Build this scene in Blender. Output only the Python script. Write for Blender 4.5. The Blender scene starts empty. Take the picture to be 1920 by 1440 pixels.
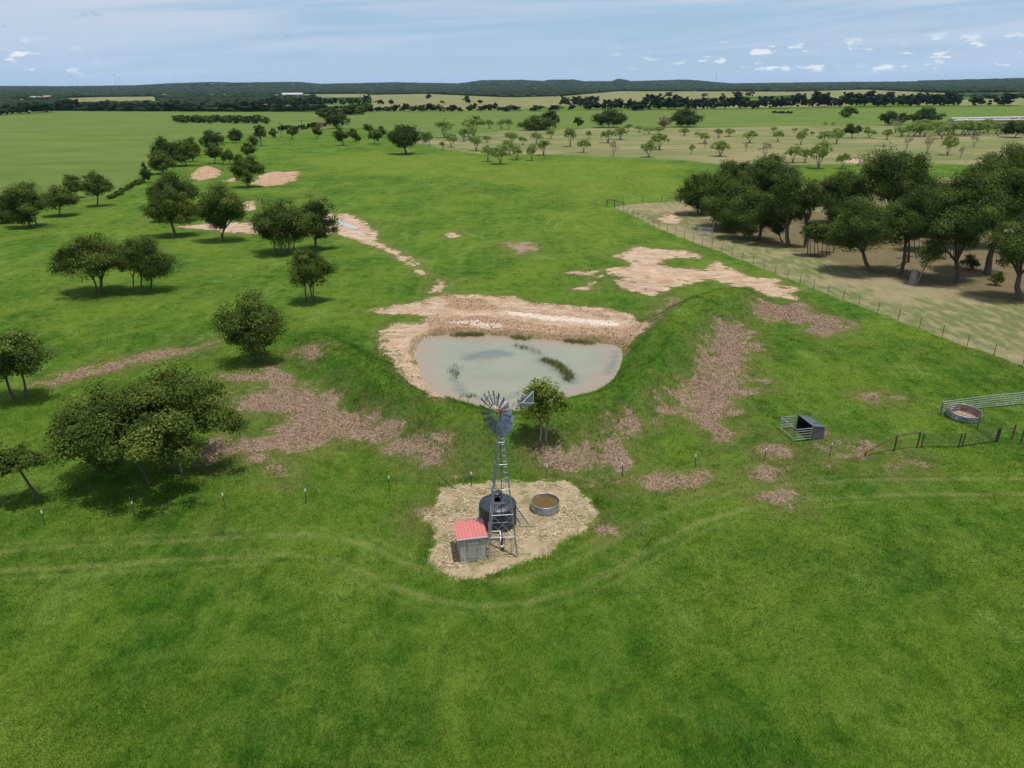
import bpy, math, random
import numpy as np
from mathutils import Vector, Matrix

random.seed(7)
R = np.random.default_rng(11)
scene = bpy.context.scene
COL = scene.collection

# ------------------------------------------------------------------ camera
CAM_H = 25.0
F_PX = 1333.0                                   # focal length for a 1920 px wide frame
PITCH = math.radians(22.86)
ROLL = math.radians(0.40)
_cp, _sp, _cr, _sr = math.cos(PITCH), math.sin(PITCH), math.cos(ROLL), math.sin(ROLL)
FWD = np.array([0.0, _cp, -_sp])
_rt, _up = np.array([1.0, 0, 0]), np.array([0, _sp, _cp])
IX = _cr * _rt - _sr * _up
IU = _sr * _rt + _cr * _up
cam_d = bpy.data.cameras.new('camera')
cam_d.sensor_width = 36.0
cam_d.lens = 36.0 * F_PX / 1920.0
cam_d.clip_start = 0.5
cam_d.clip_end = 80000.0
cam = bpy.data.objects.new('camera', cam_d)
COL.objects.link(cam)
M = Matrix.Identity(4)
for i in range(3):
    M[i][0], M[i][1], M[i][2] = IX[i], IU[i], -FWD[i]
M[2][3] = CAM_H
cam.matrix_world = M
scene.camera = cam


def ray(px, py):
    return IX * ((px - 960.0) / F_PX) - IU * ((py - 720.0) / F_PX) + FWD


def at(px, py, z=0.0):
    d = ray(px, py)
    t = (z - CAM_H) / d[2]
    return np.array([d[0] * t, d[1] * t, z])


def at_y(px, py, y):
    d = ray(px, py)
    t = y / d[1]
    return np.array([d[0] * t, y, CAM_H + d[2] * t])


def depth(p):
    return float((p[0]) * FWD[0] + p[1] * FWD[1] + (p[2] - CAM_H) * FWD[2])


# ------------------------------------------------------------------ numeric helpers
def vnoise(x, y, seed=0):
    x = np.asarray(x, float); y = np.asarray(y, float)
    xi = np.floor(x).astype(np.int64); yi = np.floor(y).astype(np.int64)
    fx = x - xi; fy = y - yi
    fx = fx * fx * (3 - 2 * fx); fy = fy * fy * (3 - 2 * fy)

    def h(a, b):
        n = (a * 374761393 + b * 668265263 + seed * 982451653) & 0xffffffff
        n = ((n ^ (n >> 13)) * 1274126177) & 0xffffffff
        return ((n ^ (n >> 16)) & 0xffff) / 65535.0
    return (h(xi, yi) * (1 - fx) + h(xi + 1, yi) * fx) * (1 - fy) + (h(xi, yi + 1) * (1 - fx) + h(xi + 1, yi + 1) * fx) * fy


def fbm(x, y, seed=0, o=4):
    s = 0; a = .5; t = 0
    for k in range(o):
        s = s + a * vnoise(x * 2 ** k, y * 2 ** k, seed + k); t += a; a *= .5
    return s / t


def sstep(a, b, x):
    t = np.clip((x - a) / (b - a), 0, 1)
    return t * t * (3 - 2 * t)


def seg_dist(x, y, a, b):
    dx, dy = b[0] - a[0], b[1] - a[1]
    l2 = dx * dx + dy * dy + 1e-9
    t = np.clip(((x - a[0]) * dx + (y - a[1]) * dy) / l2, 0, 1)
    return np.hypot(x - a[0] - t * dx, y - a[1] - t * dy), t


def poly_sdf(x, y, poly, lim=6.0):
    """signed distance, positive inside, evaluated only near the polygon"""
    out = np.full(x.shape, -lim)
    p = np.array(poly)
    sel = (x > p[:, 0].min() - lim) & (x < p[:, 0].max() + lim) & (y > p[:, 1].min() - lim) & (y < p[:, 1].max() + lim)
    if not sel.any():
        return out
    xs, ys = x[sel], y[sel]
    d = np.full(xs.shape, 1e9); ins = np.zeros(xs.shape, bool)
    n = len(p)
    for i in range(n):
        a, b = p[i], p[(i + 1) % n]
        dd, _ = seg_dist(xs, ys, a, b)
        d = np.minimum(d, dd)
        if a[1] != b[1]:
            c = ((a[1] > ys) != (b[1] > ys)) & (xs < (b[0] - a[0]) * (ys - a[1]) / (b[1] - a[1]) + a[0])
            ins ^= c
    out[sel] = np.clip(np.where(ins, d, -d), -lim, lim)
    return out


# ------------------------------------------------------------------ terrain
WATER_Z = -0.5
POND_PX = [(795, 634), (835, 629), (880, 628), (960, 633), (1060, 641), (1120, 645), (1164, 648), (1161, 690), (1134, 724), (1075, 752),
           (1010, 766), (960, 770), (900, 766), (845, 751), (805, 726), (787, 692), (783, 655)]
POND = [at(px, py, WATER_Z)[:2] for px, py in POND_PX]
for _ in range(2):                                # round the traced outline
    POND = [q for a, b in zip(POND, POND[1:] + POND[:1]) for q in (a * .75 + b * .25, a * .25 + b * .75)]
_pc = sum(POND) / len(POND)
POND = [_pc + (q - _pc) * (1.015 + .035 * (float(fbm(q[0] * .4, q[1] * .4, 17, 3)) - .5)) for q in POND]
CREST = [(585, 628, .5), (620, 645, 1.0), (690, 682, 1.4), (770, 733, 1.6), (850, 768, 1.7), (905, 782, 1.7), (980, 786, 1.75), (1060, 768, 1.8),
         (1140, 714, 1.9), (1180, 672, 2.0), (1225, 628, 2.1), (1300, 568, 2.1), (1365, 543, 1.9), (1400, 540, 1.2)]
CRESTW = [tuple(at(px, py, h * 1.28)[:2]) + (h,) for px, py, h in CREST]
# ridge of the far hills: pixel profile turned into heights at 7 km
RIDGE = [(-500, 166), (0, 161.5), (130, 161.5), (250, 160), (330, 156), (400, 154), (440, 155), (560, 153.5), (600, 157), (690, 155), (740, 154), (860, 156),
         (905, 150), (980, 149.5), (1020, 152), (1033, 149), (1075, 149), (1092, 152), (1150, 152), (1158, 148), (1168, 148), (1180, 152), (1285, 149),
         (1312, 151), (1370, 156), (1440, 155), (1560, 153.5), (1700, 151.5), (1920, 146.5), (2500, 138)]
RID_T = []; RID_Z = []
for px, py in RIDGE:
    d = ray(px, py)
    RID_T.append(d[0] / d[1]); RID_Z.append(CAM_H + 7000 * d[2] / d[1] - 9.0)
MOUNDS = [(385, 328, 1.8, 4.5), (398, 326, 1.5, 4.0), (375, 330, 1.2, 3.5), (520, 332, 1.6, 7.0), (1285, 494, .5, 3.0)]
MOUNDW = [tuple(at(px, py)[:2]) + (h, r) for px, py, h, r in MOUNDS]


def height(x, y):
    x = np.atleast_1d(np.asarray(x, float)); y = np.atleast_1d(np.asarray(y, float))
    D = np.hypot(x, y)
    z = (fbm(x * .03, y * .03, 5, 3) - .5) * .35 + (fbm(x * .35, y * .35, 9, 2) - .5) * .09
    z = z * sstep(900, 200, D)
    # dam around the pond
    near = (np.abs(x) < 60) & (y > 30) & (y < 130)
    if near.any():
        xs, ys = x[near], y[near]
        b = np.zeros(xs.shape)
        for a, c in zip(CRESTW[:-1], CRESTW[1:]):
            d, t = seg_dist(xs, ys, a, c)
            h = (a[2] + (c[2] - a[2]) * t) * 1.28
            w = .9 + h * 1.75
            s = np.clip(1 - np.maximum(d - .5, 0) / w, 0, 1)
            b = np.maximum(b, h * (s * s * (3 - 2 * s)))
        b *= 1 + .16 * (fbm(xs * .5, ys * .5, 21, 3) - .5)
        zz = z[near] + b
        for mx, my, mh, mr in MOUNDW:
            zz = zz + mh * np.exp(-((xs - mx) ** 2 + (ys - my) ** 2) / (mr * mr * .5))
        sd = -poly_sdf(xs, ys, POND, 14.0)           # positive outside
        rough = (fbm(xs * .7, ys * .7, 33, 3) - .5) * .5
        outz = WATER_Z - .05 + np.maximum(sd + rough * sstep(0, 1, sd), 0) * .62
        inz = WATER_Z - .05 - np.minimum(1.2, np.maximum(-sd, 0) * .35)
        bank = np.where(sd > 0, outz, inz)
        k = .25
        hh = np.clip(.5 + .5 * (zz - bank) / k, 0, 1)
        zz = zz * (1 - hh) + bank * hh - k * hh * (1 - hh)
        zz = np.where(sd > 6, z[near] + b + (zz - z[near] - b) * 1.0, zz)
        z[near] = zz
    far = (y > 110) & (y < 400)
    if far.any():
        xs, ys = x[far], y[far]
        zz = z[far]
        for mx, my, mh, mr in MOUNDW:
            zz = zz + mh * np.exp(-((xs - mx) ** 2 + (ys - my) ** 2) / (mr * mr * .5))
        z[far] = zz
    # far hills
    f = D > 2500
    if f.any():
        t = x[f] / np.maximum(y[f], 1)
        rz = np.interp(t, RID_T, RID_Z)
        u = sstep(3500, 7000, D[f]) - .35 * sstep(7200, 9000, D[f])
        z[f] = z[f] + rz * u
    return z


def H1(x, y):
    return float(height(x, y)[0])


def ground(px, py):
    """first point of the terrain seen along the ray"""
    d = ray(px, py)
    ta, tb = (4.5 - CAM_H) / d[2], (-2.5 - CAM_H) / d[2]
    for n in (90, 40):
        t = np.linspace(ta, tb, n)
        below = (CAM_H + d[2] * t) <= height(d[0] * t, d[1] * t)
        k = int(np.argmax(below)) if below.any() else n - 1
        ta, tb = t[max(k - 1, 0)], t[k]
    t = tb
    return np.array([d[0] * t, d[1] * t, H1(d[0] * t, d[1] * t)])


# ------------------------------------------------------------------ land cover, traced on the ground
LAYER_PX = {
    'dirt': [
        [(700, 582), (740, 572), (800, 566), (825, 550), (860, 550), (900, 556), (965, 556), (1000, 566), (1060, 570), (1130, 578), (1170, 590), (1205, 602), (1213, 610), (1200, 625),
         (1182, 645), (1165, 655), (1150, 648), (1060, 641), (960, 633), (880, 628), (820, 634), (800, 640), (795, 660), (797, 690), (812, 722), (850, 748), (845, 757), (800, 745), (765, 715), (738, 688),
         (740, 672), (718, 655), (712, 640), (722, 618), (745, 606), (800, 604), (800, 592), (740, 590)],
        [(1143, 482), (1168, 470), (1195, 460), (1215, 465), (1260, 468), (1290, 470), (1312, 480), (1305, 485), (1270, 484), (1240, 489), (1240, 497), (1262, 504), (1290, 498), (1325, 506),
         (1330, 495), (1345, 492), (1375, 505), (1410, 518), (1450, 525), (1475, 535), (1500, 545), (1480, 550), (1490, 562), (1450, 558), (1420, 545), (1380, 535), (1330, 523), (1290, 531),
         (1250, 542), (1225, 556), (1210, 545), (1190, 530), (1150, 512), (1130, 518), (1118, 520), (1140, 508), (1175, 500), (1182, 490)],
        [(1060, 512), (1085, 507), (1125, 509), (1100, 516)], [(1076, 542), (1100, 533), (1116, 530), (1100, 543)], [(1150, 524), (1200, 530), (1222, 552), (1180, 546)],
        [(628, 402), (650, 400), (680, 412), (700, 430), (715, 455), (745, 470), (770, 485), (792, 513), (775, 503), (755, 490), (730, 477), (700, 464), (665, 452), (640, 442), (622, 432)],
        [(822, 524), (838, 531), (825, 546), (808, 549)],
        [(343, 424), (380, 420), (420, 418), (480, 417), (510, 425), (560, 432), (560, 440), (480, 439), (420, 435), (370, 431)],
        [(455, 379), (480, 375), (478, 393), (455, 396)], [(480, 405), (560, 395), (630, 400), (622, 440), (560, 440), (500, 432)],
        [(352, 335), (368, 320), (400, 315), (417, 325), (404, 333), (375, 338)], [(470, 345), (490, 330), (520, 324), (564, 321), (557, 336), (530, 346), (500, 349)], [(415, 339), (442, 333), (440, 341)],
        [(1240, 405), (1262, 397), (1276, 412), (1262, 421), (1243, 417)], [(1574, 303), (1600, 297), (1624, 299), (1615, 308)], [(835, 439), (850, 436), (860, 442), (845, 447)],
    ],
    'mulch': [
        [(520, 690), (545, 700), (560, 715), (590, 725), (620, 740), (640, 768), (690, 780), (740, 795), (780, 820), (830, 840), (860, 855), (887, 862), (870, 871), (830, 873), (800, 881), (790, 856),
         (750, 842), (700, 833), (660, 832), (600, 842), (550, 852), (500, 857), (470, 867), (430, 857), (400, 872), (370, 855), (400, 830), (450, 835), (490, 812), (530, 790), (500, 772), (460, 770),
         (428, 750), (450, 735), (490, 730), (500, 715), (440, 720), (415, 705), (470, 693)],
        [(505, 875), (535, 866), (555, 880), (540, 892), (515, 893)],
        [(1003, 852), (1040, 845), (1080, 840), (1120, 832), (1162, 831), (1173, 845), (1173, 868), (1140, 886), (1080, 889), (1030, 886), (1008, 870)],
        [(1350, 610), (1375, 597), (1400, 605), (1402, 630), (1417, 655), (1408, 690), (1390, 705), (1420, 712), (1390, 740), (1372, 760), (1358, 795), (1382, 815), (1370, 831), (1340, 833), (1318, 815),
         (1315, 790), (1290, 780), (1240, 777), (1222, 765), (1270, 745), (1290, 715), (1310, 680), (1330, 640)],
        [(1405, 565), (1430, 560), (1500, 570), (1540, 588), (1588, 604), (1577, 621), (1540, 632), (1510, 611), (1470, 600), (1430, 600), (1408, 585)],
        [(1163, 905), (1220, 900), (1260, 892), (1300, 887), (1345, 889), (1352, 901), (1300, 907), (1240, 917), (1190, 926)],
        [(1408, 891), (1440, 874), (1462, 880), (1456, 906), (1418, 907)], [(1422, 926), (1465, 914), (1493, 925), (1460, 937), (1428, 937)], [(1418, 842), (1450, 834), (1473, 845), (1450, 866), (1423, 856)],
        [(1538, 815), (1580, 825), (1627, 840), (1615, 856), (1580, 851), (1545, 861), (1552, 840)], [(1638, 866), (1690, 855), (1717, 868), (1700, 881), (1660, 881)],
        [(85, 716), (140, 700), (200, 680), (300, 659), (392, 642), (388, 653), (320, 669), (230, 692), (150, 710), (95, 721)],
        [(783, 975), (800, 955), (830, 945), (850, 955), (850, 975), (820, 982)], [(1098, 990), (1130, 979), (1152, 995), (1130, 1004)],
        [(1212, 606), (1232, 586), (1258, 564), (1272, 556), (1266, 566), (1242, 587), (1218, 610)], [(945, 455), (1000, 454), (1008, 468), (970, 477)],
        [(1150, 790), (1190, 782), (1215, 790), (1180, 806)], [(1040, 880), (1100, 890), (1090, 897), (1040, 892)],
        [(560, 655), (590, 650), (600, 668), (570, 672)], [(1620, 745), (1640, 738), (1665, 742), (1640, 751)],
    ],
    'straw': [[(822, 915), (850, 912), (900, 905), (960, 903), (1060, 900), (1075, 912), (1095, 930), (1118, 945), (1115, 975), (1095, 990), (1060, 1010), (1030, 1040), (990, 1060), (950, 1075),
               (900, 1085), (860, 1083), (820, 1068), (800, 1045), (815, 1020), (820, 990), (788, 975), (800, 960), (822, 945)]],
    'dry': [[(1150, 388), (1180, 383), (1275, 377), (1500, 350), (1920, 325), (2300, 380), (2500, 860), (1990, 712), (1917, 687), (1767, 632), (1610, 574), (1500, 533), (1392, 488), (1300, 454), (1236, 429)]],
    'tan': [[(780, 268), (800, 256), (900, 250), (960, 245), (1100, 240), (1300, 240), (1500, 235), (1700, 236), (1920, 250), (2200, 255), (2200, 318), (1920, 312), (1650, 306), (1500, 309), (1400, 311), (1300, 301), (1200, 296), (1100, 293),
             (1000, 289), (930, 290), (870, 284), (800, 273)],
            [(690, 178), (800, 176), (960, 183), (1060, 180), (1160, 171), (1500, 172), (1500, 178), (1390, 182), (1300, 190), (1180, 193), (1050, 201), (960, 205), (840, 207), (640, 204), (640, 196), (700, 196)],
            [(125, 184), (190, 182), (290, 181), (295, 193), (130, 197)], [(20, 186), (90, 184), (90, 189), (20, 191)], [(400, 197), (640, 196), (640, 203), (400, 203)], [(500, 177), (690, 176), (690, 182), (520, 184)],
            [(1490, 172), (1620, 168), (1800, 176), (1700, 184), (1500, 190)], [(1300, 192), (1600, 190), (1600, 200), (1300, 204)], [(1560, 156), (1720, 157), (1720, 160), (1560, 160)], [(980, 169), (1020, 169), (1020, 171.5), (980, 171.5)],
            [(1700, 190), (1920, 184), (1920, 198), (1700, 198)]],
    'litter': [[(1300, 415), (1345, 428), (1420, 455), (1500, 475), (1590, 500), (1700, 525), (1800, 545), (1880, 560), (2000, 580), (2050, 470), (1880, 440), (1700, 430), (1560, 400), (1440, 395), (1330, 395)]],
    'clay': [[(352, 335), (368, 320), (400, 315), (417, 325), (404, 333), (375, 338)], [(470, 345), (490, 334), (520, 330), (560, 326), (555, 337), (530, 346), (500, 349)], [(800, 598), (850, 590), (960, 600), (1100, 613), (1205, 606), (1180, 650), (1060, 641), (960, 633), (880, 628), (800, 634)], [(830, 552), (900, 560), (960, 575), (880, 585), (830, 575)], [(1080, 580), (1180, 592), (1190, 600), (1100, 598)]],
    'pale': [[(942, 583), (960, 583), (1040, 592), (1130, 602), (1152, 608), (1130, 611), (1040, 601), (960, 591)], [(845, 604), (900, 603), (940, 612), (900, 614)]],
    'field': [[(-400, 205), (300, 209), (600, 211), (640, 222), (690, 208), (960, 208), (1400, 206), (1920, 200), (2400, 200), (2400, 232), (1920, 236), (1500, 234), (1300, 239), (1100, 239), (900, 249), (780, 255), (700, 238), (600, 244), (500, 258), (470, 250), (400, 255), (300, 285),
               (255, 332), (200, 366), (120, 380), (0, 398), (-400, 430)]],
    'yellow': [[(560, 300), (700, 282), (850, 290), (1000, 300), (1250, 306), (1290, 340), (1280, 372), (1100, 380), (1000, 350), (800, 330), (650, 325)], [(1040, 395), (1140, 390), (1180, 430), (1120, 450), (1050, 430)]],
}
LAYER_W = {}
for k, polys in LAYER_PX.items():
    LAYER_W[k] = [[(ground(px, py) if py > 330 else at(px, py))[:2] for px, py in poly] for poly in polys]
TRACK_PX = [(-200, 1075), (0, 1052), (200, 1040), (400, 1028), (560, 1020), (660, 1035), (740, 1075), (820, 1102), (900, 1113), (980, 1108), (1060, 1085), (1140, 1048), (1220, 1000), (1300, 962), (1400, 935),
            (1500, 923), (1620, 915), (1780, 912), (1920, 912), (2100, 916)]
TRACKW = [ground(px, py)[:2] for px, py in TRACK_PX]
TRACK2_PX = [(1030, 430), (1040, 412), (1070, 400), (1140, 392)]
TRACK2W = [ground(px, py)[:2] for px, py in TRACK2_PX]


def layer(name, x, y, lim=6.0):
    out = np.full(x.shape, -lim)
    for poly in LAYER_W[name]:
        out = np.maximum(out, poly_sdf(x, y, poly, lim))
    amp, sc = RAGGED.get(name, (0, 1))
    if amp:
        k = out > -lim
        nz = (fbm(x[k] * sc, y[k] * sc, 61, 5) - .5) * 2.4 + (fbm(x[k] * sc * .3, y[k] * sc * .3, 71, 3) - .5) * .9
        out[k] = out[k] + nz * amp * np.clip((out[k] + lim) / 2.0, 0, 1)
    return out


RAGGED = {'clay': (1.2, .5), 'litter': (3.0, .25), 'dirt': (1.15, .45), 'mulch': (1.7, .75), 'straw': (.45, .5), 'dry': (.4, .5), 'pale': (.7, .6), 'tan': (5.0, .04), 'field': (3.0, .05), 'yellow': (3.0, .06)}


def track(x, y):
    d = np.full(x.shape, 9.0)
    for W_ in (TRACKW, TRACK2W):
        for a, b in zip(W_[:-1], W_[1:]):
            dd, _ = seg_dist(x, y, a, b)
            d = np.minimum(d, dd)
    return d


# ------------------------------------------------------------------ node helpers
def new_mat(name):
    m = bpy.data.materials.new(name); m.use_nodes = True
    nt = m.node_tree
    for n in list(nt.nodes):
        nt.nodes.remove(n)
    out = nt.nodes.new('ShaderNodeOutputMaterial')
    b = nt.nodes.new('ShaderNodeBsdfPrincipled')
    nt.links.new(b.outputs[0], out.inputs[0])
    return m, nt, b, out


def nn(nt, t, **kw):
    n = nt.nodes.new(t)
    for k, v in kw.items():
        setattr(n, k, v)
    return n


def noise(nt, vec, scale, detail=4, rough=.55, dist=0.0):
    n = nn(nt, 'ShaderNodeTexNoise')
    n.inputs['Scale'].default_value = scale; n.inputs['Detail'].default_value = detail
    n.inputs['Roughness'].default_value = rough; n.inputs['Distortion'].default_value = dist
    if vec is not None:
        nt.links.new(vec, n.inputs['Vector'])
    return n.outputs['Fac']


def math_(nt, op, a, b=None, c=None, clamp=False):
    n = nn(nt, 'ShaderNodeMath', operation=op); n.use_clamp = clamp
    for i, v in enumerate((a, b, c)):
        if v is None:
            continue
        if isinstance(v, (int, float)):
            n.inputs[i].default_value = v
        else:
            nt.links.new(v, n.inputs[i])
    return n.outputs[0]


def mixc(nt, fac, a, b, mode='MIX'):
    n = nn(nt, 'ShaderNodeMix', data_type='RGBA', blend_type=mode)
    n.clamp_factor = True
    for i, v in ((0, fac), (6, a), (7, b)):
        if isinstance(v, (int, float)):
            n.inputs[i].default_value = v
        elif isinstance(v, tuple):
            n.inputs[i].default_value = v if len(v) == 4 else v + (1,)
        else:
            nt.links.new(v, n.inputs[i])
    return n.outputs[2]


def maprange(nt, v, a, b, c=0.0, d=1.0, smooth=True):
    n = nn(nt, 'ShaderNodeMapRange')
    n.interpolation_type = 'SMOOTHSTEP' if smooth else 'LINEAR'
    nt.links.new(v, n.inputs[0])
    for i, k in enumerate((a, b, c, d)):
        n.inputs[i + 1].default_value = k
    return n.outputs[0]


def attr(nt, name):
    n = nn(nt, 'ShaderNodeAttribute'); n.attribute_name = name
    return n.outputs['Fac']


def scalevec(nt, vec, s):
    n = nn(nt, 'ShaderNodeMapping'); n.inputs['Scale'].default_value = s
    nt.links.new(vec, n.inputs['Vector'])
    return n.outputs[0]


def bump(nt, bsdf, h, strength, dist):
    n = nn(nt, 'ShaderNodeBump'); n.inputs['Strength'].default_value = strength; n.inputs['Distance'].default_value = dist
    nt.links.new(h, n.inputs['Height']); nt.links.new(n.outputs[0], bsdf.inputs['Normal'])


def simple(name, c1, c2=None, rough=.6, metal=0.0, nscale=6.0, spec=.4, bumps=0.0, coord='Object', stretch=None):
    m, nt, b, _ = new_mat(name)
    b.inputs['Roughness'].default_value = rough; b.inputs['Metallic'].default_value = metal
    b.inputs['Specular IOR Level'].default_value = spec
    tc = nn(nt, 'ShaderNodeTexCoord'); v = tc.outputs[coord]
    if stretch:
        v = scalevec(nt, v, stretch)
    n = noise(nt, v, nscale, 5, .65)
    f = maprange(nt, n, .32, .68)
    nt.links.new(mixc(nt, f, c1, c2 or tuple(x * .7 for x in c1)), b.inputs['Base Color'])
    if bumps:
        bump(nt, b, n, bumps, .03)
    return m


# grass colour as a function of place, shared by the ground and the blades standing on it
GG = bpy.data.node_groups.new('grass_colour', 'ShaderNodeTree')
GG.interface.new_socket('Color', in_out='OUTPUT', socket_type='NodeSocketColor')


def build_gg():
    nt = GG
    o = nn(nt, 'NodeGroupOutput')
    geo = nn(nt, 'ShaderNodeNewGeometry'); p = geo.outputs['Position']
    a = noise(nt, p, .022, 4, .55, .4)
    b = noise(nt, scalevec(nt, p, (1, .7, 1)), .11, 4, .6, .3)
    c = noise(nt, p, .55, 4, .65)
    d = noise(nt, p, 3.0, 3, .6)
    c1 = mixc(nt, maprange(nt, a, .30, .70), (.044, .112, .013), (.076, .147, .017))
    c2 = mixc(nt, maprange(nt, b, .40, .68), c1, (.122, .182, .026))
    c3 = mixc(nt, maprange(nt, b, .46, .26), c2, (.036, .105, .014))
    br = noise(nt, scalevec(nt, p, (1, 1, 1)), .07, 5, .7)
    mw = noise(nt, scalevec(nt, p, (.9, .07, 1)), .8, 4, .6, .5)
    c3 = mixc(nt, maprange(nt, mw, .45, .66, 0, .35), c3, (.135, .20, .034))
    c4 = mixc(nt, math_(nt, 'MULTIPLY', maprange(nt, br, .54, .70), .45), c3, (.135, .118, .042))
    c5 = mixc(nt, maprange(nt, c, .42, .64, 0, .75), c4, mixc(nt, .55, c4, (.150, .205, .042)))
    c5 = mixc(nt, maprange(nt, c, .47, .34, 0, .65), c5, mixc(nt, 1.0, c5, (.60, .72, .62), 'MULTIPLY'))
    c6 = mixc(nt, maprange(nt, d, .38, .64, .0, .60), c5, mixc(nt, 1.0, c5, (.72, .76, .68), 'MULTIPLY'))
    lp = noise(nt, scalevec(nt, p, (1, .55, 1)), .19, 5, .68, .4)
    c6 = mixc(nt, maprange(nt, lp, .56, .68, 0, .55), c6, (.165, .225, .055))
    c6 = mixc(nt, 1.0, c6, (.90, .94, .82), 'MULTIPLY')
    nt.links.new(c6, o.inputs[0])


build_gg()


def ground_material():
    m, nt, b, _ = new_mat('ground')
    geo = nn(nt, 'ShaderNodeNewGeometry'); p = geo.outputs['Position']
    g = nn(nt, 'ShaderNodeGroup'); g.node_tree = GG
    col = g.outputs[0]
    n1 = noise(nt, p, .5, 6, .65, .3); n2 = noise(nt, p, 2.2, 6, .7); n3 = noise(nt, p, 8.0, 4, .7); n4 = noise(nt, p, .06, 5, .65)
    n5 = noise(nt, scalevec(nt, p, (.30, 1.0, 1)), .055, 6, .68, .6)
    dist_noise = math_(nt, 'SUBTRACT', n1, .5)
    fine = math_(nt, 'SUBTRACT', n2, .5)

    nr = noise(nt, p, 1.1, 8, .78)
    fine = math_(nt, 'SUBTRACT', nr, .5)
    isl = noise(nt, p, .55, 7, .72, .2)

    def fac(name, amp1, amp2, soft):
        v = math_(nt, 'MULTIPLY_ADD', dist_noise, amp1, attr(nt, name))
        v = math_(nt, 'MULTIPLY_ADD', fine, amp2, v)
        return maprange(nt, v, -soft, soft)
    col = mixc(nt, math_(nt, 'MULTIPLY', attr(nt, 'lush_shade'), .8), col, mixc(nt, 1.0, col, (.62, .82, .80), 'MULTIPLY'))  # darker dam slopes: lusher grass plus slope shade painted into the colour
    # pale grazed fields far off
    col = mixc(nt, math_(nt, 'MULTIPLY', fac('field', 4, 2, 3.0), .8), col, mixc(nt, maprange(nt, n5, .3, .7), (.085, .138, .030), (.145, .178, .052)))
    col = mixc(nt, math_(nt, 'MULTIPLY', fac('yellow', 14, 3, 9.0), .38), col, (.175, .205, .030))
    tanc = mixc(nt, maprange(nt, n5, .40, .58), (.240, .205, .108), (.120, .155, .048))
    tanc = mixc(nt, maprange(nt, n1, .35, .7, 0, .4), tanc, (.30, .24, .14))
    col = mixc(nt, math_(nt, 'MULTIPLY', fac('tan', 6, 2, 4.0), .92), col, tanc)
    # mown dry enclosure
    nd = noise(nt, scalevec(nt, p, (1, .35, 1)), .9, 6, .7)
    dryc = mixc(nt, maprange(nt, n4, .42, .54), (.265, .225, .125), (.135, .155, .055))
    dryc = mixc(nt, maprange(nt, nd, .42, .66, 0, .8), dryc, (.34, .28, .165))
    dryc = mixc(nt, maprange(nt, n3, .3, .7, 0, .3), dryc, (.10, .09, .045))
    col = mixc(nt, fac('dry', .8, .4, .25), col, dryc)
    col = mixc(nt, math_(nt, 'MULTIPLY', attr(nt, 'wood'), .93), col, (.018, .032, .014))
    lit = mixc(nt, maprange(nt, n1, .35, .65), (.17, .115, .075), (.115, .105, .045))
    col = mixc(nt, math_(nt, 'MULTIPLY', fac('litter', 2.0, 5.0, 1.0), .85), col, lit)
    # vehicle tracks in the grass
    tr = attr(nt, 'track')
    t1 = maprange(nt, math_(nt, 'ABSOLUTE', math_(nt, 'SUBTRACT', math_(nt, 'MULTIPLY_ADD', dist_noise, .5, tr), 1.0)), .38, .08)
    t2 = maprange(nt, math_(nt, 'ABSOLUTE', math_(nt, 'SUBTRACT', math_(nt, 'MULTIPLY_ADD', fine, .8, tr), 1.75)), .25, .05, 0, .6)
    t1 = math_(nt, 'MAXIMUM', t1, t2)
    col = mixc(nt, math_(nt, 'MULTIPLY', t1, maprange(nt, n1, .35, .65, .10, .6)), col, (.20, .215, .07))
    # shredded brush
    mul = mixc(nt, maprange(nt, n2, .3, .7), (.24, .160, .102), (.36, .255, .172))
    mul = mixc(nt, maprange(nt, n3, .38, .66, 0, .6), mul, (.13, .085, .06))
    mul = mixc(nt, maprange(nt, n4, .4, .6, 0, .35), mul, (.33, .25, .20))
    halo = math_(nt, 'MAXIMUM', maprange(nt, math_(nt, 'MULTIPLY_ADD', fine, 5.0, attr(nt, 'mulch')), -3.2, .3), maprange(nt, math_(nt, 'MULTIPLY_ADD', fine, 5.0, attr(nt, 'dirt')), -2.4, .3))
    col = mixc(nt, math_(nt, 'MULTIPLY', halo, .55), col, (.135, .120, .045))
    mf = fac('mulch', .9, 6.0, .55)
    minner = maprange(nt, attr(nt, 'mulch'), 2.6, .0, 0, .11)
    mf = math_(nt, 'MULTIPLY', mf, maprange(nt, math_(nt, 'ADD', isl, minner), .66, .60))
    col = mixc(nt, mf, col, mul)
    # bare earth, with wheel ruts running along it
    rut = noise(nt, scalevec(nt, p, (.30, 1.25, 1)), .75, 7, .72, 1.6)
    dirt = mixc(nt, maprange(nt, n1, .32, .70), (.43, .295, .195), (.58, .45, .335))
    dirt = mixc(nt, maprange(nt, rut, .40, .54, .80, 0), dirt, (.315, .20, .125))
    dirt = mixc(nt, maprange(nt, n3, .42, .66, 0, .35), dirt, (.27, .18, .12))
    dirt = mixc(nt, math_(nt, 'MULTIPLY', fac('clay', 1.5, 5.0, .8), .75), dirt, mixc(nt, maprange(nt, nr, .38, .62), (.26, .155, .090), (.47, .30, .185)))
    df = fac('dirt', .7, 4.6, .20)
    inner = maprange(nt, attr(nt, 'dirt'), 2.6, .1, 0, .11)
    df = math_(nt, 'MULTIPLY', df, maprange(nt, math_(nt, 'ADD', isl, inner), .665, .625))
    col = mixc(nt, df, col, dirt)
    col = mixc(nt, fac('pale', .8, 4.0, .25), col, (.62, .53, .44))
    # wet margin of the pond, a dark cut bank
    bk = attr(nt, 'bank')
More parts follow.
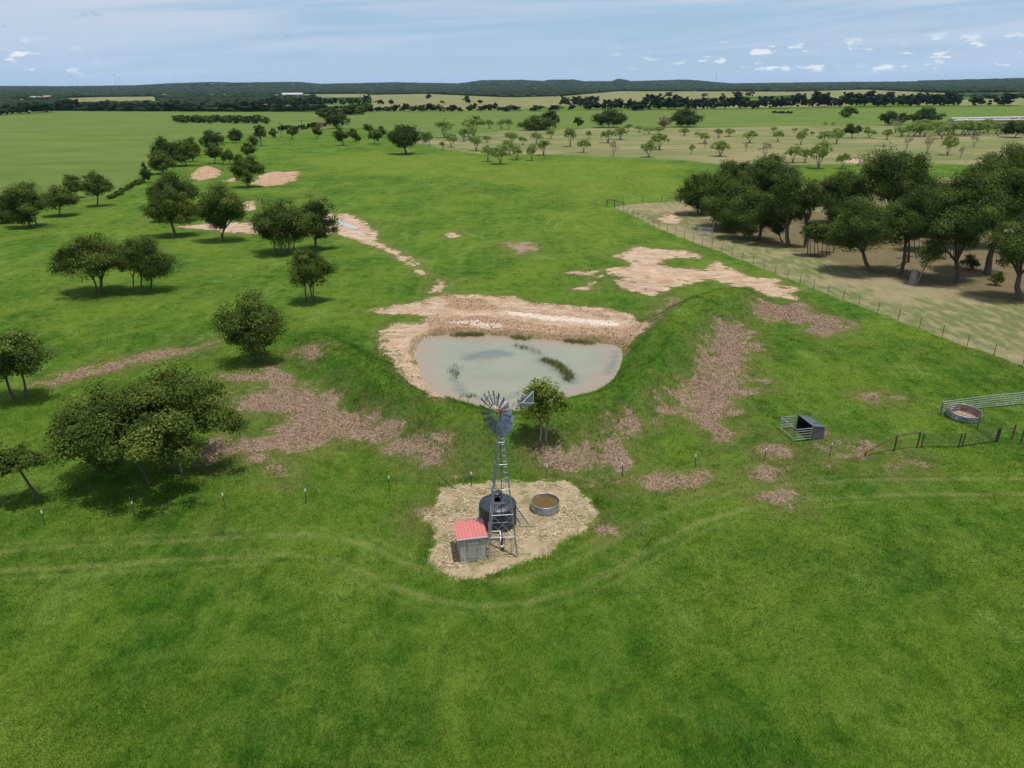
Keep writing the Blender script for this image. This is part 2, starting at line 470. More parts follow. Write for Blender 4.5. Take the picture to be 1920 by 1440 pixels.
    col = mixc(nt, math_(nt, 'MULTIPLY', maprange(nt, math_(nt, 'MULTIPLY_ADD', fine, 1.4, bk), .15, .75), .75), col, mixc(nt, maprange(nt, n2, .4, .6), (.26, .165, .105), (.14, .12, .05)))
    # straw pad round the mill
    st = mixc(nt, maprange(nt, n2, .3, .7), (.34, .255, .155), (.47, .375, .25))
    st = mixc(nt, maprange(nt, isl, .49, .58, 0, .85), st, (.17, .17, .06))
    st = mixc(nt, maprange(nt, n1, .47, .36, 0, .75), st, (.31, .215, .145))
    st = mixc(nt, maprange(nt, n3, .35, .7, 0, .35), st, (.24, .18, .10))
    col = mixc(nt, fac('straw', 1.0, 2.6, .15), col, st)
    col = mixc(nt, 1.0, col, (.82, .82, .82), 'MULTIPLY')
    nt.links.new(col, b.inputs['Base Color'])
    b.inputs['Roughness'].default_value = .95
    b.inputs['Specular IOR Level'].default_value = .02
    bump(nt, b, math_(nt, 'MULTIPLY_ADD', n3, .4, n2), .7, .22)
    return m


MAT_GROUND = ground_material()


def leaf_material(name, dark, light, yellow, trans=.22):
    m, nt, b, out = new_mat(name)
    t = attr(nt, 'tint')
    oi = nn(nt, 'ShaderNodeObjectInfo')
    c = mixc(nt, t, dark, light)
    c = mixc(nt, maprange(nt, t, .8, 1.1, 0, .8), c, yellow)
    c = mixc(nt, math_(nt, 'MULTIPLY', oi.outputs['Random'], .22), c, mixc(nt, 1.0, c, (1.25, 1.08, .72), 'MULTIPLY'))
    nt.links.new(c, b.inputs['Base Color'])
    b.inputs['Roughness'].default_value = .55
    b.inputs['Specular IOR Level'].default_value = .04
    b.inputs['Roughness'].default_value = .8
    tr = nn(nt, 'ShaderNodeBsdfTranslucent')
    nt.links.new(mixc(nt, 1.0, c, (1.3, 1.5, .6), 'MULTIPLY'), tr.inputs[0])
    mx = nn(nt, 'ShaderNodeMixShader'); mx.inputs[0].default_value = trans
    nt.links.new(b.outputs[0], mx.inputs[1]); nt.links.new(tr.outputs[0], mx.inputs[2])
    nt.links.new(mx.outputs[0], out.inputs[0])
    return m


LEAF = leaf_material('oak_leaves', (.022, .040, .009), (.088, .122, .023), (.155, .180, .038), .12)
LEAF_DARK = leaf_material('live_oak_leaves', (.015, .029, .009), (.060, .088, .020), (.098, .125, .028), .11)
LEAF_GROVE = leaf_material('grove_leaves', (.019, .037, .010), (.080, .115, .024), (.135, .165, .036), .13)
LEAF_YOUNG = leaf_material('young_leaves', (.075, .11, .020), (.17, .215, .040), (.24, .26, .06), .35)
LEAF_LIGHT = leaf_material('mesquite_leaves', (.125, .175, .048), (.225, .285, .090), (.26, .30, .10), .38)
LEAF_GREY = leaf_material('grey_twigs', (.10, .085, .06), (.17, .15, .10), (.20, .18, .12), .1)
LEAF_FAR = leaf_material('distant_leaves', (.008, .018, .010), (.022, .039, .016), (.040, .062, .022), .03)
LEAF_YELLOW = leaf_material('yellow_leaves', (.13, .14, .02), (.26, .25, .03), (.34, .30, .04), .25)
BARK = simple('bark', (.115, .095, .075), (.055, .045, .036), .9, nscale=5, bumps=.5, stretch=(3, 3, .6))
BARK_PALE = simple('pale_bark', (.27, .235, .19), (.15, .125, .10), .9, nscale=5, bumps=.4, stretch=(3, 3, .6))
WOOD_GREY = simple('weathered_wood', (.30, .275, .24), (.17, .15, .13), .9, nscale=7, bumps=.4, stretch=(4, 4, .4))
GALV = simple('galvanised_steel', (.42, .45, .49), (.27, .295, .33), .42, .75, nscale=5)
GALV_BLADE = simple('galvanised_sheet', (.24, .27, .325), (.15, .175, .22), .45, .55, nscale=3)
PIPE = simple('grey_pipe', (.40, .42, .42), (.25, .26, .25), .5, .5, nscale=4)
RUST = simple('rusty_steel', (.125, .060, .038), (.065, .035, .026), .85, .1, nscale=9)
DARKPOST = simple('dark_post', (.055, .058, .05), (.035, .03, .025), .8, .1, nscale=9)
WHITE = simple('white_paint', (.80, .80, .77), (.66, .66, .63), .5, nscale=7)
BLACKPOLY = simple('black_poly', (.022, .026, .034), (.014, .016, .022), .42, nscale=3, spec=.5)
GREYPOLY = simple('grey_poly', (.085, .095, .115), (.05, .056, .068), .5, nscale=4)
REDROOF = simple('red_metal_roof', (.47, .150, .140), (.37, .11, .10), .5, nscale=2.5, stretch=(1, 8, 1))
REDIRON = simple('red_iron', (.36, .060, .035), (.20, .035, .025), .55, nscale=8)
RUSTY_IN = simple('rusty_inside', (.36, .24, .18), (.20, .105, .07), .8, nscale=3)
BROWNWATER = simple('brown_water', (.105, .075, .030), (.085, .062, .026), .12, nscale=2)
RUBBER = simple('black_rubber', (.018, .018, .018), (.03, .03, .028), .6, nscale=8)
DULLWHITE = simple('dull_white', (.62, .64, .66), (.48, .50, .52), .45, nscale=1.5)
FARWHITE = simple('far_white', (.40, .40, .40), (.28, .28, .28), .6, nscale=.6)
ROOFGREY = simple('grey_roof', (.33, .34, .35), (.22, .22, .23), .55, nscale=1.0)
BALE = simple('dark_hay', (.10, .085, .05), (.06, .055, .03), .95, nscale=4)


# ------------------------------------------------------------------ mesh helpers
def mesh_np(name, v, faces, mats, attrs=None, smooth=False, midx=None):
    me = bpy.data.meshes.new(name)
    v = np.asarray(v, np.float32); faces = np.asarray(faces, np.int32)
    k = faces.shape[1]
    me.vertices.add(len(v)); me.vertices.foreach_set('co', v.ravel())
    me.loops.add(faces.size); me.loops.foreach_set('vertex_index', faces.ravel())
    me.polygons.add(len(faces))
    me.polygons.foreach_set('loop_start', np.arange(0, faces.size, k, dtype=np.int32))
    me.polygons.foreach_set('loop_total', np.full(len(faces), k, np.int32))
    if midx is not None:
        me.polygons.foreach_set('material_index', np.asarray(midx, np.int32))
    me.polygons.foreach_set('use_smooth', np.full(len(faces), smooth, bool))
    for m in mats:
        me.materials.append(m)
    for an, av in (attrs or {}).items():
        a = me.attributes.new(an, 'FLOAT', 'POINT')
        a.data.foreach_set('value', np.asarray(av, np.float32))
    me.update(calc_edges=True)
    return me


class MB:
    def __init__(self):
        self.v = []; self.f = []

    def add(self, vs, fs):
        o = len(self.v)
        self.v += [tuple(map(float, p)) for p in vs]
        self.f += [tuple(i + o for i in f) for f in fs]
        return self

    def box(self, c, s, rz=0.0, top=(1, 1)):
        cx, cy, cz = c; sx, sy, sz = s[0] / 2, s[1] / 2, s[2] / 2
        ca, sa = math.cos(rz), math.sin(rz)
        vs = []
        for z in (-1, 1):
            k = top if z > 0 else (1, 1)
            for x, y in ((-1, -1), (1, -1), (1, 1), (-1, 1)):
                X, Y = x * sx * k[0], y * sy * k[1]
                vs.append((cx + X * ca - Y * sa, cy + X * sa + Y * ca, cz + z * sz))
        return self.add(vs, [(3, 2, 1, 0), (4, 5, 6, 7), (0, 1, 5, 4), (1, 2, 6, 5), (2, 3, 7, 6), (3, 0, 4, 7)])

    def tube(self, pts, rad, n=7, caps=True):
        pts = [Vector(p) for p in pts]
        if isinstance(rad, (int, float)):
            rad = [rad] * len(pts)
        vs = []; fs = []
        ref = Vector((.31, .17, .93))
        for i, p in enumerate(pts):
            a = pts[max(i - 1, 0)]; b = pts[min(i + 1, len(pts) - 1)]
            d = (b - a).normalized()
            r = ref if abs(d.dot(ref)) < .95 else Vector((1, 0, 0))
            u = d.cross(r).normalized(); w = d.cross(u)
            for k in range(n):
                t = 2 * math.pi * k / n
                vs.append(p + (u * math.cos(t) + w * math.sin(t)) * rad[i])
        for i in range(len(pts) - 1):
            for k in range(n):
                a = i * n + k; b = i * n + (k + 1) % n
                fs.append((a, b, b + n, a + n))
        if caps:
            fs.append(tuple(range(n))[::-1]); fs.append(tuple(range((len(pts) - 1) * n, len(pts) * n)))
        return self.add(vs, fs)

    def lathe(self, prof, n=32, c=(0, 0, 0), closed=False):
        vs = []; fs = []
        for r, z in prof:
            for k in range(n):
                t = 2 * math.pi * k / n
                vs.append((c[0] + r * math.cos(t), c[1] + r * math.sin(t), c[2] + z))
        for i in range(len(prof) - 1):
            for k in range(n):
                a = i * n + k; b = i * n + (k + 1) % n
                fs.append((a, b, b + n, a + n))
        return self.add(vs, fs)

    def sheet(self, quad, th):
        q = [Vector(p) for p in quad]
        nrm = (q[1] - q[0]).cross(q[-1] - q[0]).normalized() * th * .5
        n = len(q)
        vs = [p - nrm for p in q] + [p + nrm for p in q]
        fs = [tuple(range(n))[::-1], tuple(range(n, 2 * n))] + [(i, (i + 1) % n, (i + 1) % n + n, i + n) for i in range(n)]
        return self.add(vs, fs)

    def mesh(self, name, mat, smooth=False):
        me = bpy.data.meshes.new(name)
        me.from_pydata(self.v, [], self.f)
        me.materials.append(mat)
        if smooth:
            me.polygons.foreach_set('use_smooth', np.ones(len(me.polygons), bool))
        me.update()
        return me

    def build(self, name, mat, parent=None, smooth=False):
        return link(name, self.mesh(name, mat, smooth), parent)


def link(name, me, parent=None):
    o = bpy.data.objects.new(name, me)
    COL.objects.link(o)
    if parent is not None:
        o.parent = parent
    return o


def tag(o, label=None, cat=None, group=None, kind=None):
    if label: o['label'] = label
    if cat: o['category'] = cat
    if group: o['group'] = group
    if kind: o['kind'] = kind
    return o


def thing(name, label, cat, loc=(0, 0, 0), rz=0.0, group=None):
    o = bpy.data.objects.new(name, None)
    COL.objects.link(o)
    o.empty_display_size = .3
    o.location = tuple(map(float, loc)); o.rotation_euler = (0, 0, rz)
    return tag(o, label, cat, group)


def dup(root, loc, rz=0.0, scale=(1, 1, 1), label=None, group=None):
    r = root.copy(); COL.objects.link(r)
    r.location = tuple(map(float, loc)); r.rotation_euler = (0, 0, rz); r.scale = scale
    if label: r['label'] = label
    if group: r['group'] = group
    for ch in list(root.children):
        c = ch.copy(); COL.objects.link(c); c.parent = r
        for g in list(ch.children):
            d = g.copy(); COL.objects.link(d); d.parent = c
    return r


ORD = ['', 'first', 'second', 'third', 'fourth', 'fifth', 'sixth', 'seventh', 'eighth', 'ninth', 'tenth', 'eleventh', 'twelfth', 'thirteenth', 'fourteenth', 'fifteenth', 'sixteenth',
       'seventeenth', 'eighteenth', 'nineteenth']
TENS = ['', '', 'twenty', 'thirty', 'forty', 'fifty', 'sixty']


def ordinal(n):
    if n < 20: return ORD[n]
    t, u = divmod(n, 10)
    return TENS[t][:-1] + 'ieth' if u == 0 else TENS[t] + '-' + ORD[u]


# ------------------------------------------------------------------ ground sheet
def build_ground():
    rows = [-60, -35, -15, 0, 6, 11]
    y = 14.0
    while y < 116: rows.append(y); y += .33
    while y < 24000: rows.append(y); y *= 1.0105
    rows = np.array(rows)
    nc = 580
    t = np.linspace(-1, 1, nc)
    W_ = 45 + .95 * np.maximum(rows, 0)
    Y = np.repeat(rows[:, None], nc, 1); X = t[None, :] * W_[:, None]
    x, y = X.ravel(), Y.ravel()
    z = height(x, y)
    nr = len(rows)
    idx = np.arange(nr * nc).reshape(nr, nc)
    faces = np.stack([idx[:-1, :-1].ravel(), idx[:-1, 1:].ravel(), idx[1:, 1:].ravel(), idx[1:, :-1].ravel()], 1)
    at_ = {}
    for k in LAYER_W:
        at_[k] = layer(k, x, y)
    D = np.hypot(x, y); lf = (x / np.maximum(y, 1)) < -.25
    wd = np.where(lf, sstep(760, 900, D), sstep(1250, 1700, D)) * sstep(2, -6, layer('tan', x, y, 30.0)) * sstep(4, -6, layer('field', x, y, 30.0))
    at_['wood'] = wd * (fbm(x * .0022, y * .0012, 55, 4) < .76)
    at_['track'] = np.full(x.shape, 9.0)
    s = (y > 18) & (y < 180)
    at_['track'][s] = track(x[s], y[s])
    bank = np.full(x.shape, -2.0)
    s = (np.abs(x) < 60) & (y > 40) & (y < 110)
    sd = -poly_sdf(x[s], y[s], POND, 6.0)
    north = sstep(-6, 3, y[s] - np.mean([p[1] for p in POND]) - 0.15 * np.abs(x[s]))
    bank[s] = 1.0 - np.abs(sd - .5) * (.8 + .9 * fbm(x[s] * .6, y[s] * .6, 81, 3)) + (fbm(x[s] * .5, y[s] * .5, 83, 4) - .5) * 1.4 - 2.2 * (1 - north)
    at_['bank'] = bank
    lush_shade = np.full(x.shape, 0.0)
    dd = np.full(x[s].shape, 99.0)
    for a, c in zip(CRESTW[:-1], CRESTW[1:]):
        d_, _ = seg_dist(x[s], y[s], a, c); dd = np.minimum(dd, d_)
    lush_shade[s] = sstep(6.0, 2.5, dd) - .95 * sstep(1.9, .5, dd)  # slopes masked for lush grass and painted shade, crest kept bright as if lit
    at_['lush_shade'] = lush_shade
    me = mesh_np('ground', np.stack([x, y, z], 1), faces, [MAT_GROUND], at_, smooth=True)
    tag(link('ground', me), kind='structure')


build_ground()


# ------------------------------------------------------------------ pond
def pond_material():
    m, nt, b, _ = new_mat('pond_water')
    geo = nn(nt, 'ShaderNodeNewGeometry'); p = geo.outputs['Position']
    n1 = noise(nt, p, .16, 4, .55, .6)
    edge = attr(nt, 'edge')
    col = mixc(nt, maprange(nt, n1, .3, .7), (.180, .180, .128), (.215, .212, .150))
    col = mixc(nt, maprange(nt, math_(nt, 'MULTIPLY_ADD', n1, 3.0, edge), 4.2, 1.2, 0, .85), col, (.24, .18, .13))
    weed = attr(nt, 'weed')
    nw = noise(nt, scalevec(nt, p, (1, 2.2, 1)), .9, 5, .7)
    col = mixc(nt, math_(nt, 'MULTIPLY', maprange(nt, math_(nt, 'MULTIPLY_ADD', math_(nt, 'SUBTRACT', nw, .5), 2.2, weed), -.1, 1.2), .8), col, (.095, .115, .105))
    nt.links.new(col, b.inputs['Base Color'])
    b.inputs['Roughness'].default_value = .16
    b.inputs['IOR'].default_value = 1.33
    nb = noise(nt, p, 1.4, 3, .6)
    bump(nt, b, nb, .06, .1)
    return m


def build_pond():
    P = np.array(POND)
    xs = np.arange(P[:, 0].min() - 1.5, P[:, 0].max() + 1.5, .3); ys = np.arange(P[:, 1].min() - 1.5, P[:, 1].max() + 1.5, .3)
    X, Y = np.meshgrid(xs, ys)
    x, y = X.ravel(), Y.ravel()
    sd = poly_sdf(x, y, POND, 12)
    w = np.full(x.shape, -4.0)
    for pts, r in (([(880, 672), (900, 664), (930, 660), (950, 664)], 1.3), ([(880, 668), (920, 668)], 1.2), ([(967, 648), (985, 650), (1005, 660), (1012, 664)], .9), ([(1020, 676), (1045, 685), (1062, 700), (1068, 714)], 1.3),
                   ([(850, 690), (852, 712), (865, 735), (890, 745), (930, 748), (975, 740)], .85), ([(1140, 700), (1152, 676), (1156, 660)], .8)):
        W_ = [at(a, b, WATER_Z)[:2] for a, b in pts]
        for a, b in zip(W_[:-1], W_[1:]):
            d, _ = seg_dist(x, y, a, b)
            w = np.maximum(w, r - d)
    nr, nc = X.shape
    idx = np.arange(nr * nc).reshape(nr, nc)
    f = np.stack([idx[:-1, :-1].ravel(), idx[:-1, 1:].ravel(), idx[1:, 1:].ravel(), idx[1:, :-1].ravel()], 1)
    keep = (sd[f] > -1.3).any(1)
    f = f[keep]
    used = np.unique(f); rm = np.zeros(nr * nc, int); rm[used] = np.arange(len(used))
    me = mesh_np('pond_water', np.stack([x, y, np.full(x.shape, WATER_Z)], 1)[used], rm[f], [pond_material()], {'edge': sd[used], 'weed': w[used]}, True)
    tag(link('pond_water', me), kind='structure')


build_pond()

PUDDLE = simple('puddle_water', (.36, .35, .32), (.29, .28, .26), .3, nscale=1)


def puddle(pts):
    ring = [ground(*p) for p in pts]
    c = sum(ring) / len(ring)
    mb = MB()
    mb.add([(p[0], p[1], c[2] + .06) for p in ring], [tuple(range(len(ring)))])
    mb.build('puddle_water', PUDDLE)['kind'] = 'structure'


puddle([(628, 412), (640, 414), (655, 421), (674, 429), (668, 431), (650, 427), (636, 421)])
puddle([(672, 436), (682, 439), (680, 442), (671, 440)])


# ------------------------------------------------------------------ grass, straw and chips: uncountable stuff
def scatter_fan(n, d0, d1, power=1.0):
    u = R.random(n)
    d = d0 * (d1 / d0) ** (u ** power)
    half = .74 * (d * _cp + CAM_H * _sp) + 2.5
    return (R.random(n) * 2 - 1) * half, d


def blades(x, y, z, n_each, h, width, lean_amt, spread, wind=None):
    n = len(x); N = n * n_each
    X = np.repeat(x, n_each) + R.normal(0, spread, N); Y = np.repeat(y, n_each) + R.normal(0, spread, N); Z = np.repeat(z, n_each)
    Hh = np.repeat(h, n_each) * R.uniform(.6, 1.25, N)
    ang = R.random(N) * 2 * np.pi
    la = R.random(N) * 2 * np.pi; l = Hh * R.uniform(.2, 1.0, N) * lean_amt
    lx, ly = np.cos(la) * l, np.sin(la) * l
    if wind is not None:
        wa = np.repeat(wind, n_each)
        lx += np.cos(wa) * Hh * .6; ly += np.sin(wa) * Hh * .6
    w = np.repeat(width, n_each) * R.uniform(.7, 1.3, N)
    bx, by = np.cos(ang) * w, np.sin(ang) * w
    v = np.empty((N, 3, 3))
    v[:, 0] = np.stack([X - bx, Y - by, Z - .03], 1); v[:, 1] = np.stack([X + bx, Y + by, Z - .03], 1)
    v[:, 2] = np.stack([X + lx, Y + ly, Z + Hh], 1)
    return v.reshape(-1, 3), np.arange(N * 3).reshape(N, 3), np.repeat(R.random(N), 3)


def grass_material():
    m, nt, b, out = new_mat('grass_blades')
    g = nn(nt, 'ShaderNodeGroup'); g.node_tree = GG
    t = attr(nt, 'tint')
    c = mixc(nt, t, mixc(nt, 1.0, g.outputs[0], (.74, .86, .52), 'MULTIPLY'), mixc(nt, 1.0, g.outputs[0], (1.86, 2.08, .98), 'MULTIPLY'))
    c = mixc(nt, maprange(nt, t, .955, .985), c, (.30, .28, .12))
    c = mixc(nt, math_(nt, 'MULTIPLY', attr(nt, 'lush_shade'), .8), c, mixc(nt, 1.0, c, (.62, .82, .80), 'MULTIPLY'))  # blades take the same lush tone and painted slope shade as the ground
    c = mixc(nt, math_(nt, 'MULTIPLY', attr(nt, 'halo'), .5), c, (.175, .155, .06))
    trk = attr(nt, 'trk')
    c = mixc(nt, math_(nt, 'MULTIPLY', trk, .34), c, (.25, .25, .09))
    nt.links.new(c, b.inputs['Base Color'])
    b.inputs['Roughness'].default_value = .7; b.inputs['Specular IOR Level'].default_value = .06
    tr = nn(nt, 'ShaderNodeBsdfTranslucent'); nt.links.new(c, tr.inputs[0])
    mx = nn(nt, 'ShaderNodeMixShader'); mx.inputs[0].default_value = .45
    nt.links.new(b.outputs[0], mx.inputs[1]); nt.links.new(tr.outputs[0], mx.inputs[2]); nt.links.new(mx.outputs[0], out.inputs[0])
    return m


def build_grass():
    x, y = scatter_fan(230000, 15.5, 112.0, 1.05)
    d1 = np.maximum.reduce([layer('dirt', x, y), layer('straw', x, y) + .1, layer('pale', x, y)])
    mu = layer('mulch', x, y)
    pond = poly_sdf(x, y, POND, 4.0) + .35
    dry = layer('dry', x, y)
    keep = (R.random(len(x)) < sstep(112, 55, y)) & (d1 < .0) & (pond < 0) & (dry < -.1) & (R.random(len(x)) < np.maximum(sstep(.9, -.4, mu), .06 + .25 * sstep(.56, .66, fbm(x * .8, y * .8, 95, 4))))
    x, y, dry = x[keep], y[keep], dry[keep]
    z = height(x, y)
    berm = np.full(x.shape, 9.0)
    for a, c in zip(CRESTW[:-1], CRESTW[1:]):
        d, _ = seg_dist(x, y, a, c); berm = np.minimum(berm, d)
    tall = 1 + .8 * sstep(6, 2, berm) + .5 * (fbm(x * .25, y * .25, 8, 3) - .4)
    tall += 1.1 * sstep(-1.2, -.2, layer('straw', x, y)) + .6 * sstep(-1.5, -.2, dry)
    tr = track(x, y)
    onT = np.maximum(sstep(.45, .1, np.abs(tr - 1.0)), .5 * sstep(.3, .05, np.abs(tr - 1.75))) * (.3 + .9 * fbm(x * .5, y * .5, 44, 3))
    tall *= 1 - .35 * onT
    h = .10 * np.clip(tall, .5, 3)
    dist = np.hypot(y, CAM_H)
    width = .008 + .00024 * dist
    wind = 2 * np.pi * 1.6 * fbm(x * .05 + 3, y * .05, 14, 3)
    v, f, t = blades(x, y, z, 5, h, width, .9, .16, wind)
    me = mesh_np('pasture_grass', v, f, [grass_material()], {'tint': t, 'trk': np.repeat(np.repeat(onT, 5), 3), 'lush_shade': np.repeat(np.repeat(sstep(6.0, 2.5, berm) - .95 * sstep(1.9, .5, berm), 5), 3),  # last attribute here: lush growth and painted shade on the dam slopes
                  'halo': np.repeat(np.repeat(np.maximum(sstep(-3.0, .4, layer('mulch', x, y)), sstep(-2.2, .2, layer('dirt', x, y))), 5), 3)})
    tag(link('pasture_grass', me), 'short green pasture grass with tufts and yellow streaks', 'grass', kind='stuff')


build_grass()


def build_weeds():
    x, y = scatter_fan(12000, 30, 220, .8)
    ok = (fbm(x * .06, y * .06, 51, 4) > .5) & (layer('dirt', x, y) < .5) & (layer('straw', x, y) < 0) & (poly_sdf(x, y, POND, 3.) < -.6) & (layer('field', x, y) < 0) & (layer('tan', x, y) < 0) & (layer('dry', x, y) < 0)
    x, y = x[ok], y[ok]
    d = np.hypot(y, CAM_H)
    v, f, t = blades(x, y, height(x, y), 6, R.uniform(.10, .26, len(x)), .010 + .00022 * d, .9, .16)
    m = chip_material('weed_stems', (.050, .095, .018), (.085, .13, .024), (.20, .18, .07))
    tag(link('pasture_weeds', mesh_np('pasture_weeds', v, f, [m], {'tint': t})), 'scattered dark and dry weeds in the pasture grass', 'weeds', kind='stuff')


def chips(name, lay, n, mats, size, label, cat, flat=.35, thr=.0, amp=3.0):
    polys = LAYER_W[lay]
    xs = []; ys = []
    areas = []
    for p in polys:
        p = np.array(p); areas.append(abs(np.sum(p[:, 0] * np.roll(p[:, 1], -1) - p[:, 1] * np.roll(p[:, 0], -1))) / 2 if p[:, 1].max() < 110 else 0)
    A = sum(areas)
    for p, a in zip(polys, areas):
        if a == 0: continue
        p = np.array(p); lo = p.min(0) - .8; hi = p.max(0) + .8
        k = int(n * a / A * ((hi[0] - lo[0]) * (hi[1] - lo[1])) / a)
        xs.append(R.uniform(lo[0], hi[0], k)); ys.append(R.uniform(lo[1], hi[1], k))
    x = np.concatenate(xs); y = np.concatenate(ys)
    s = layer(lay, x, y)
    k = (s > thr + np.abs(R.normal(0, .7 if lay == 'mulch' else .15, len(x))))
    if lay == 'straw':
        k &= fbm(x * .45 + 7, y * .45, 91, 4) > .46 + R.normal(0, .05, len(x))
    x, y = x[k], y[k]
    z = height(x, y)
    N = len(x)
    a = R.random(N) * 2 * np.pi; l = size[0] * R.uniform(.4, 1.5, N); w = size[1] * R.uniform(.5, 1.5, N)
    dx, dy = np.cos(a), np.sin(a)
    t1 = R.normal(0, flat, N) * l; t2 = R.normal(0, flat, N) * w * 2
    zc = z + np.abs(t1) * .5 + .015 + R.random(N) * .05
    v = np.empty((N, 4, 3))
    for q, (sl, sw) in enumerate(((-1, -1), (1, -1), (1, 1), (-1, 1))):
        v[:, q] = np.stack([x + dx * l * sl - dy * w * sw, y + dy * l * sl + dx * w * sw, zc + t1 * sl * .5 + t2 * sw], 1)
    me = mesh_np(name, v.reshape(-1, 3), np.arange(N * 4).reshape(N, 4), mats, {'tint': np.repeat(R.random(N), 4)})
    tag(link(name, me), label, cat, kind='stuff')


def chip_material(name, a, b_, c_):
    m, nt, b, _ = new_mat(name)
    t = attr(nt, 'tint')
    c = mixc(nt, maprange(nt, t, 0, .6), a, b_); c = mixc(nt, maprange(nt, t, .6, 1), c, c_)
    nt.links.new(c, b.inputs['Base Color']); b.inputs['Roughness'].default_value = .9; b.inputs['Specular IOR Level'].default_value = .15
    return m


build_weeds()
chips('shredded_brush', 'mulch', 90000, [chip_material('brush_chips', (.13, .085, .052), (.29, .195, .125), (.44, .325, .235))], (.055, .012), 'reddish brown shredded brush lying in patches on the grass', 'wood chips', .5)
chips('earth_clods', 'clay', 5000, [chip_material('clods', (.15, .09, .055), (.30, .19, .12), (.46, .32, .21))], (.05, .026), 'brown earth clods on the scraped bank above the pond', 'clods', .45)
chips('loose_soil', 'dirt', 14000, [chip_material('soil_crumbs', (.27, .18, .115), (.44, .31, .21), (.60, .48, .36))], (.05, .02), 'loose crumbs of pale soil on the bare earth', 'soil', .25)
chips('straw_litter', 'straw', 11000, [chip_material('straw_stems', (.25, .185, .10), (.41, .32, .195), (.58, .48, .32))], (.13, .010), 'pale straw litter on the bare pad around the windmill', 'straw', .25, .25, 1.0)


def build_reeds():
    pts = []
    for a, b, n in (((1018, 676), (1040, 682), 60), ((1040, 682), (1058, 695), 80), ((1058, 695), (1068, 712), 90), ((850, 688), (854, 705), 12), ((966, 648), (1008, 662), 12), ((872, 745), (890, 744), 6),
                    ((850, 629), (905, 629), 160), ((960, 634), (990, 636), 60), ((1060, 640), (1110, 645), 90)):
        p, q = at(*a, WATER_Z), at(*b, WATER_Z)
        for k in range(n):
            u = R.random()
            pts.append(p * (1 - u) + q * u + np.array([R.normal(0, .22), R.normal(0, .22), 0]))
    pts = np.array(pts)
    v, f, t = blades(pts[:, 0], pts[:, 1], np.full(len(pts), WATER_Z - .02), 7, np.full(len(pts), .42), np.full(len(pts), .03), .7, .12)
    m = chip_material('reed_stems', (.10, .13, .03), (.17, .19, .06), (.26, .24, .11))
    tag(link('reeds', mesh_np('reeds', v, f, [m], {'tint': t})), 'green and brown reeds growing in the shallow pond water', 'reeds', kind='stuff')


build_reeds()


# ------------------------------------------------------------------ trees
def leaf_cloud(blobs, n_leaf, leaf, clump_r, per=55, low=-.88, fill=.5, rng=R):
    """leaf quads gathered in clumps through the volume of several ellipsoids"""
    blobs = np.array(blobs, float)
    w = (blobs[:, 3] * blobs[:, 4] * blobs[:, 5]) ** (2 / 3.); w /= w.sum()
    nc = max(6, int(n_leaf / per))
    bi = rng.choice(len(blobs), nc, p=w)
    u = rng.normal(size=(nc, 3)); u /= np.linalg.norm(u, axis=1)[:, None]
    u[:, 2] = np.where(u[:, 2] < low, -u[:, 2] * rng.random(nc), u[:, 2])
    rr = fill + (1 - fill) * rng.random(nc) ** .6
    cc = blobs[bi, :3] + u * rr[:, None] * blobs[bi, 3:6]
    ct = rng.random(nc)
    li = np.repeat(np.arange(nc), per)
    N = len(li)
    cr = clump_r * rng.uniform(.6, 1.4, nc)
    od = rng.normal(size=(N, 3)); od /= np.linalg.norm(od, axis=1)[:, None]
    off = od * (rng.random(N) ** .45 * 1.45)[:, None] * cr[li][:, None] * np.array([1, 1, .72])
    pos = cc[li] + off
    nrm = .55 * od + .95 * u[li] + .40 * rng.normal(size=(N, 3)) + np.array([0, 0, .25])
    nrm /= np.linalg.norm(nrm, axis=1)[:, None]
    t = rng.normal(size=(N, 3)); a = np.cross(nrm, t); a /= np.linalg.norm(a, axis=1)[:, None]; b = np.cross(nrm, a)
    s = (leaf * rng.uniform(.55, 1.35, N))[:, None]
    v = np.stack([pos - a * s, pos - b * s * .55, pos + a * s, pos + b * s * .55], 1)
    tint = np.clip(-.05 + .72 * ct[li] + .45 * rng.random(N), 0, 1.1)
    return v.reshape(-1, 3), np.arange(N * 4).reshape(N, 4), np.repeat(tint, 4), cc


def crown_mesh(name, blobs, n_leaf, leaf, clump_r, mat, **kw):
    v, f, t, cc = leaf_cloud(blobs, n_leaf, leaf, clump_r, **kw)
    return mesh_np(name, v, f, [mat], {'tint': t}), cc


def stem_mb(base, tips, r0, rng, split=.5, lean=(0, 0)):
    """a tapered trunk that forks into limbs reaching the given points"""
    mb = MB()
    base = np.array(base, float); tips = np.array(tips)
    c = tips.mean(0)
    fork = base + (c - base) * split
    fork[2] = base[2] + (tips[:, 2].min() - base[2]) * split + .3
    mid = (base + fork) / 2 + np.array([rng.normal(0, .1), rng.normal(0, .1), 0]) * r0 * 6
    mb.tube([base - np.array([0, 0, .25]), base + np.array([0, 0, .12]), mid, fork], [r0 * 1.5, r0 * 1.12, r0 * .9, r0 * .78], 8)
    for t in tips:
        m1 = fork + (t - fork) * .5 + rng.normal(0, .12, 3) * np.linalg.norm(t - fork) * .6
        mb.tube([fork, m1, t], [r0 * .55, r0 * .34, r0 * .08], 6)
    return mb


TREE_N = 0


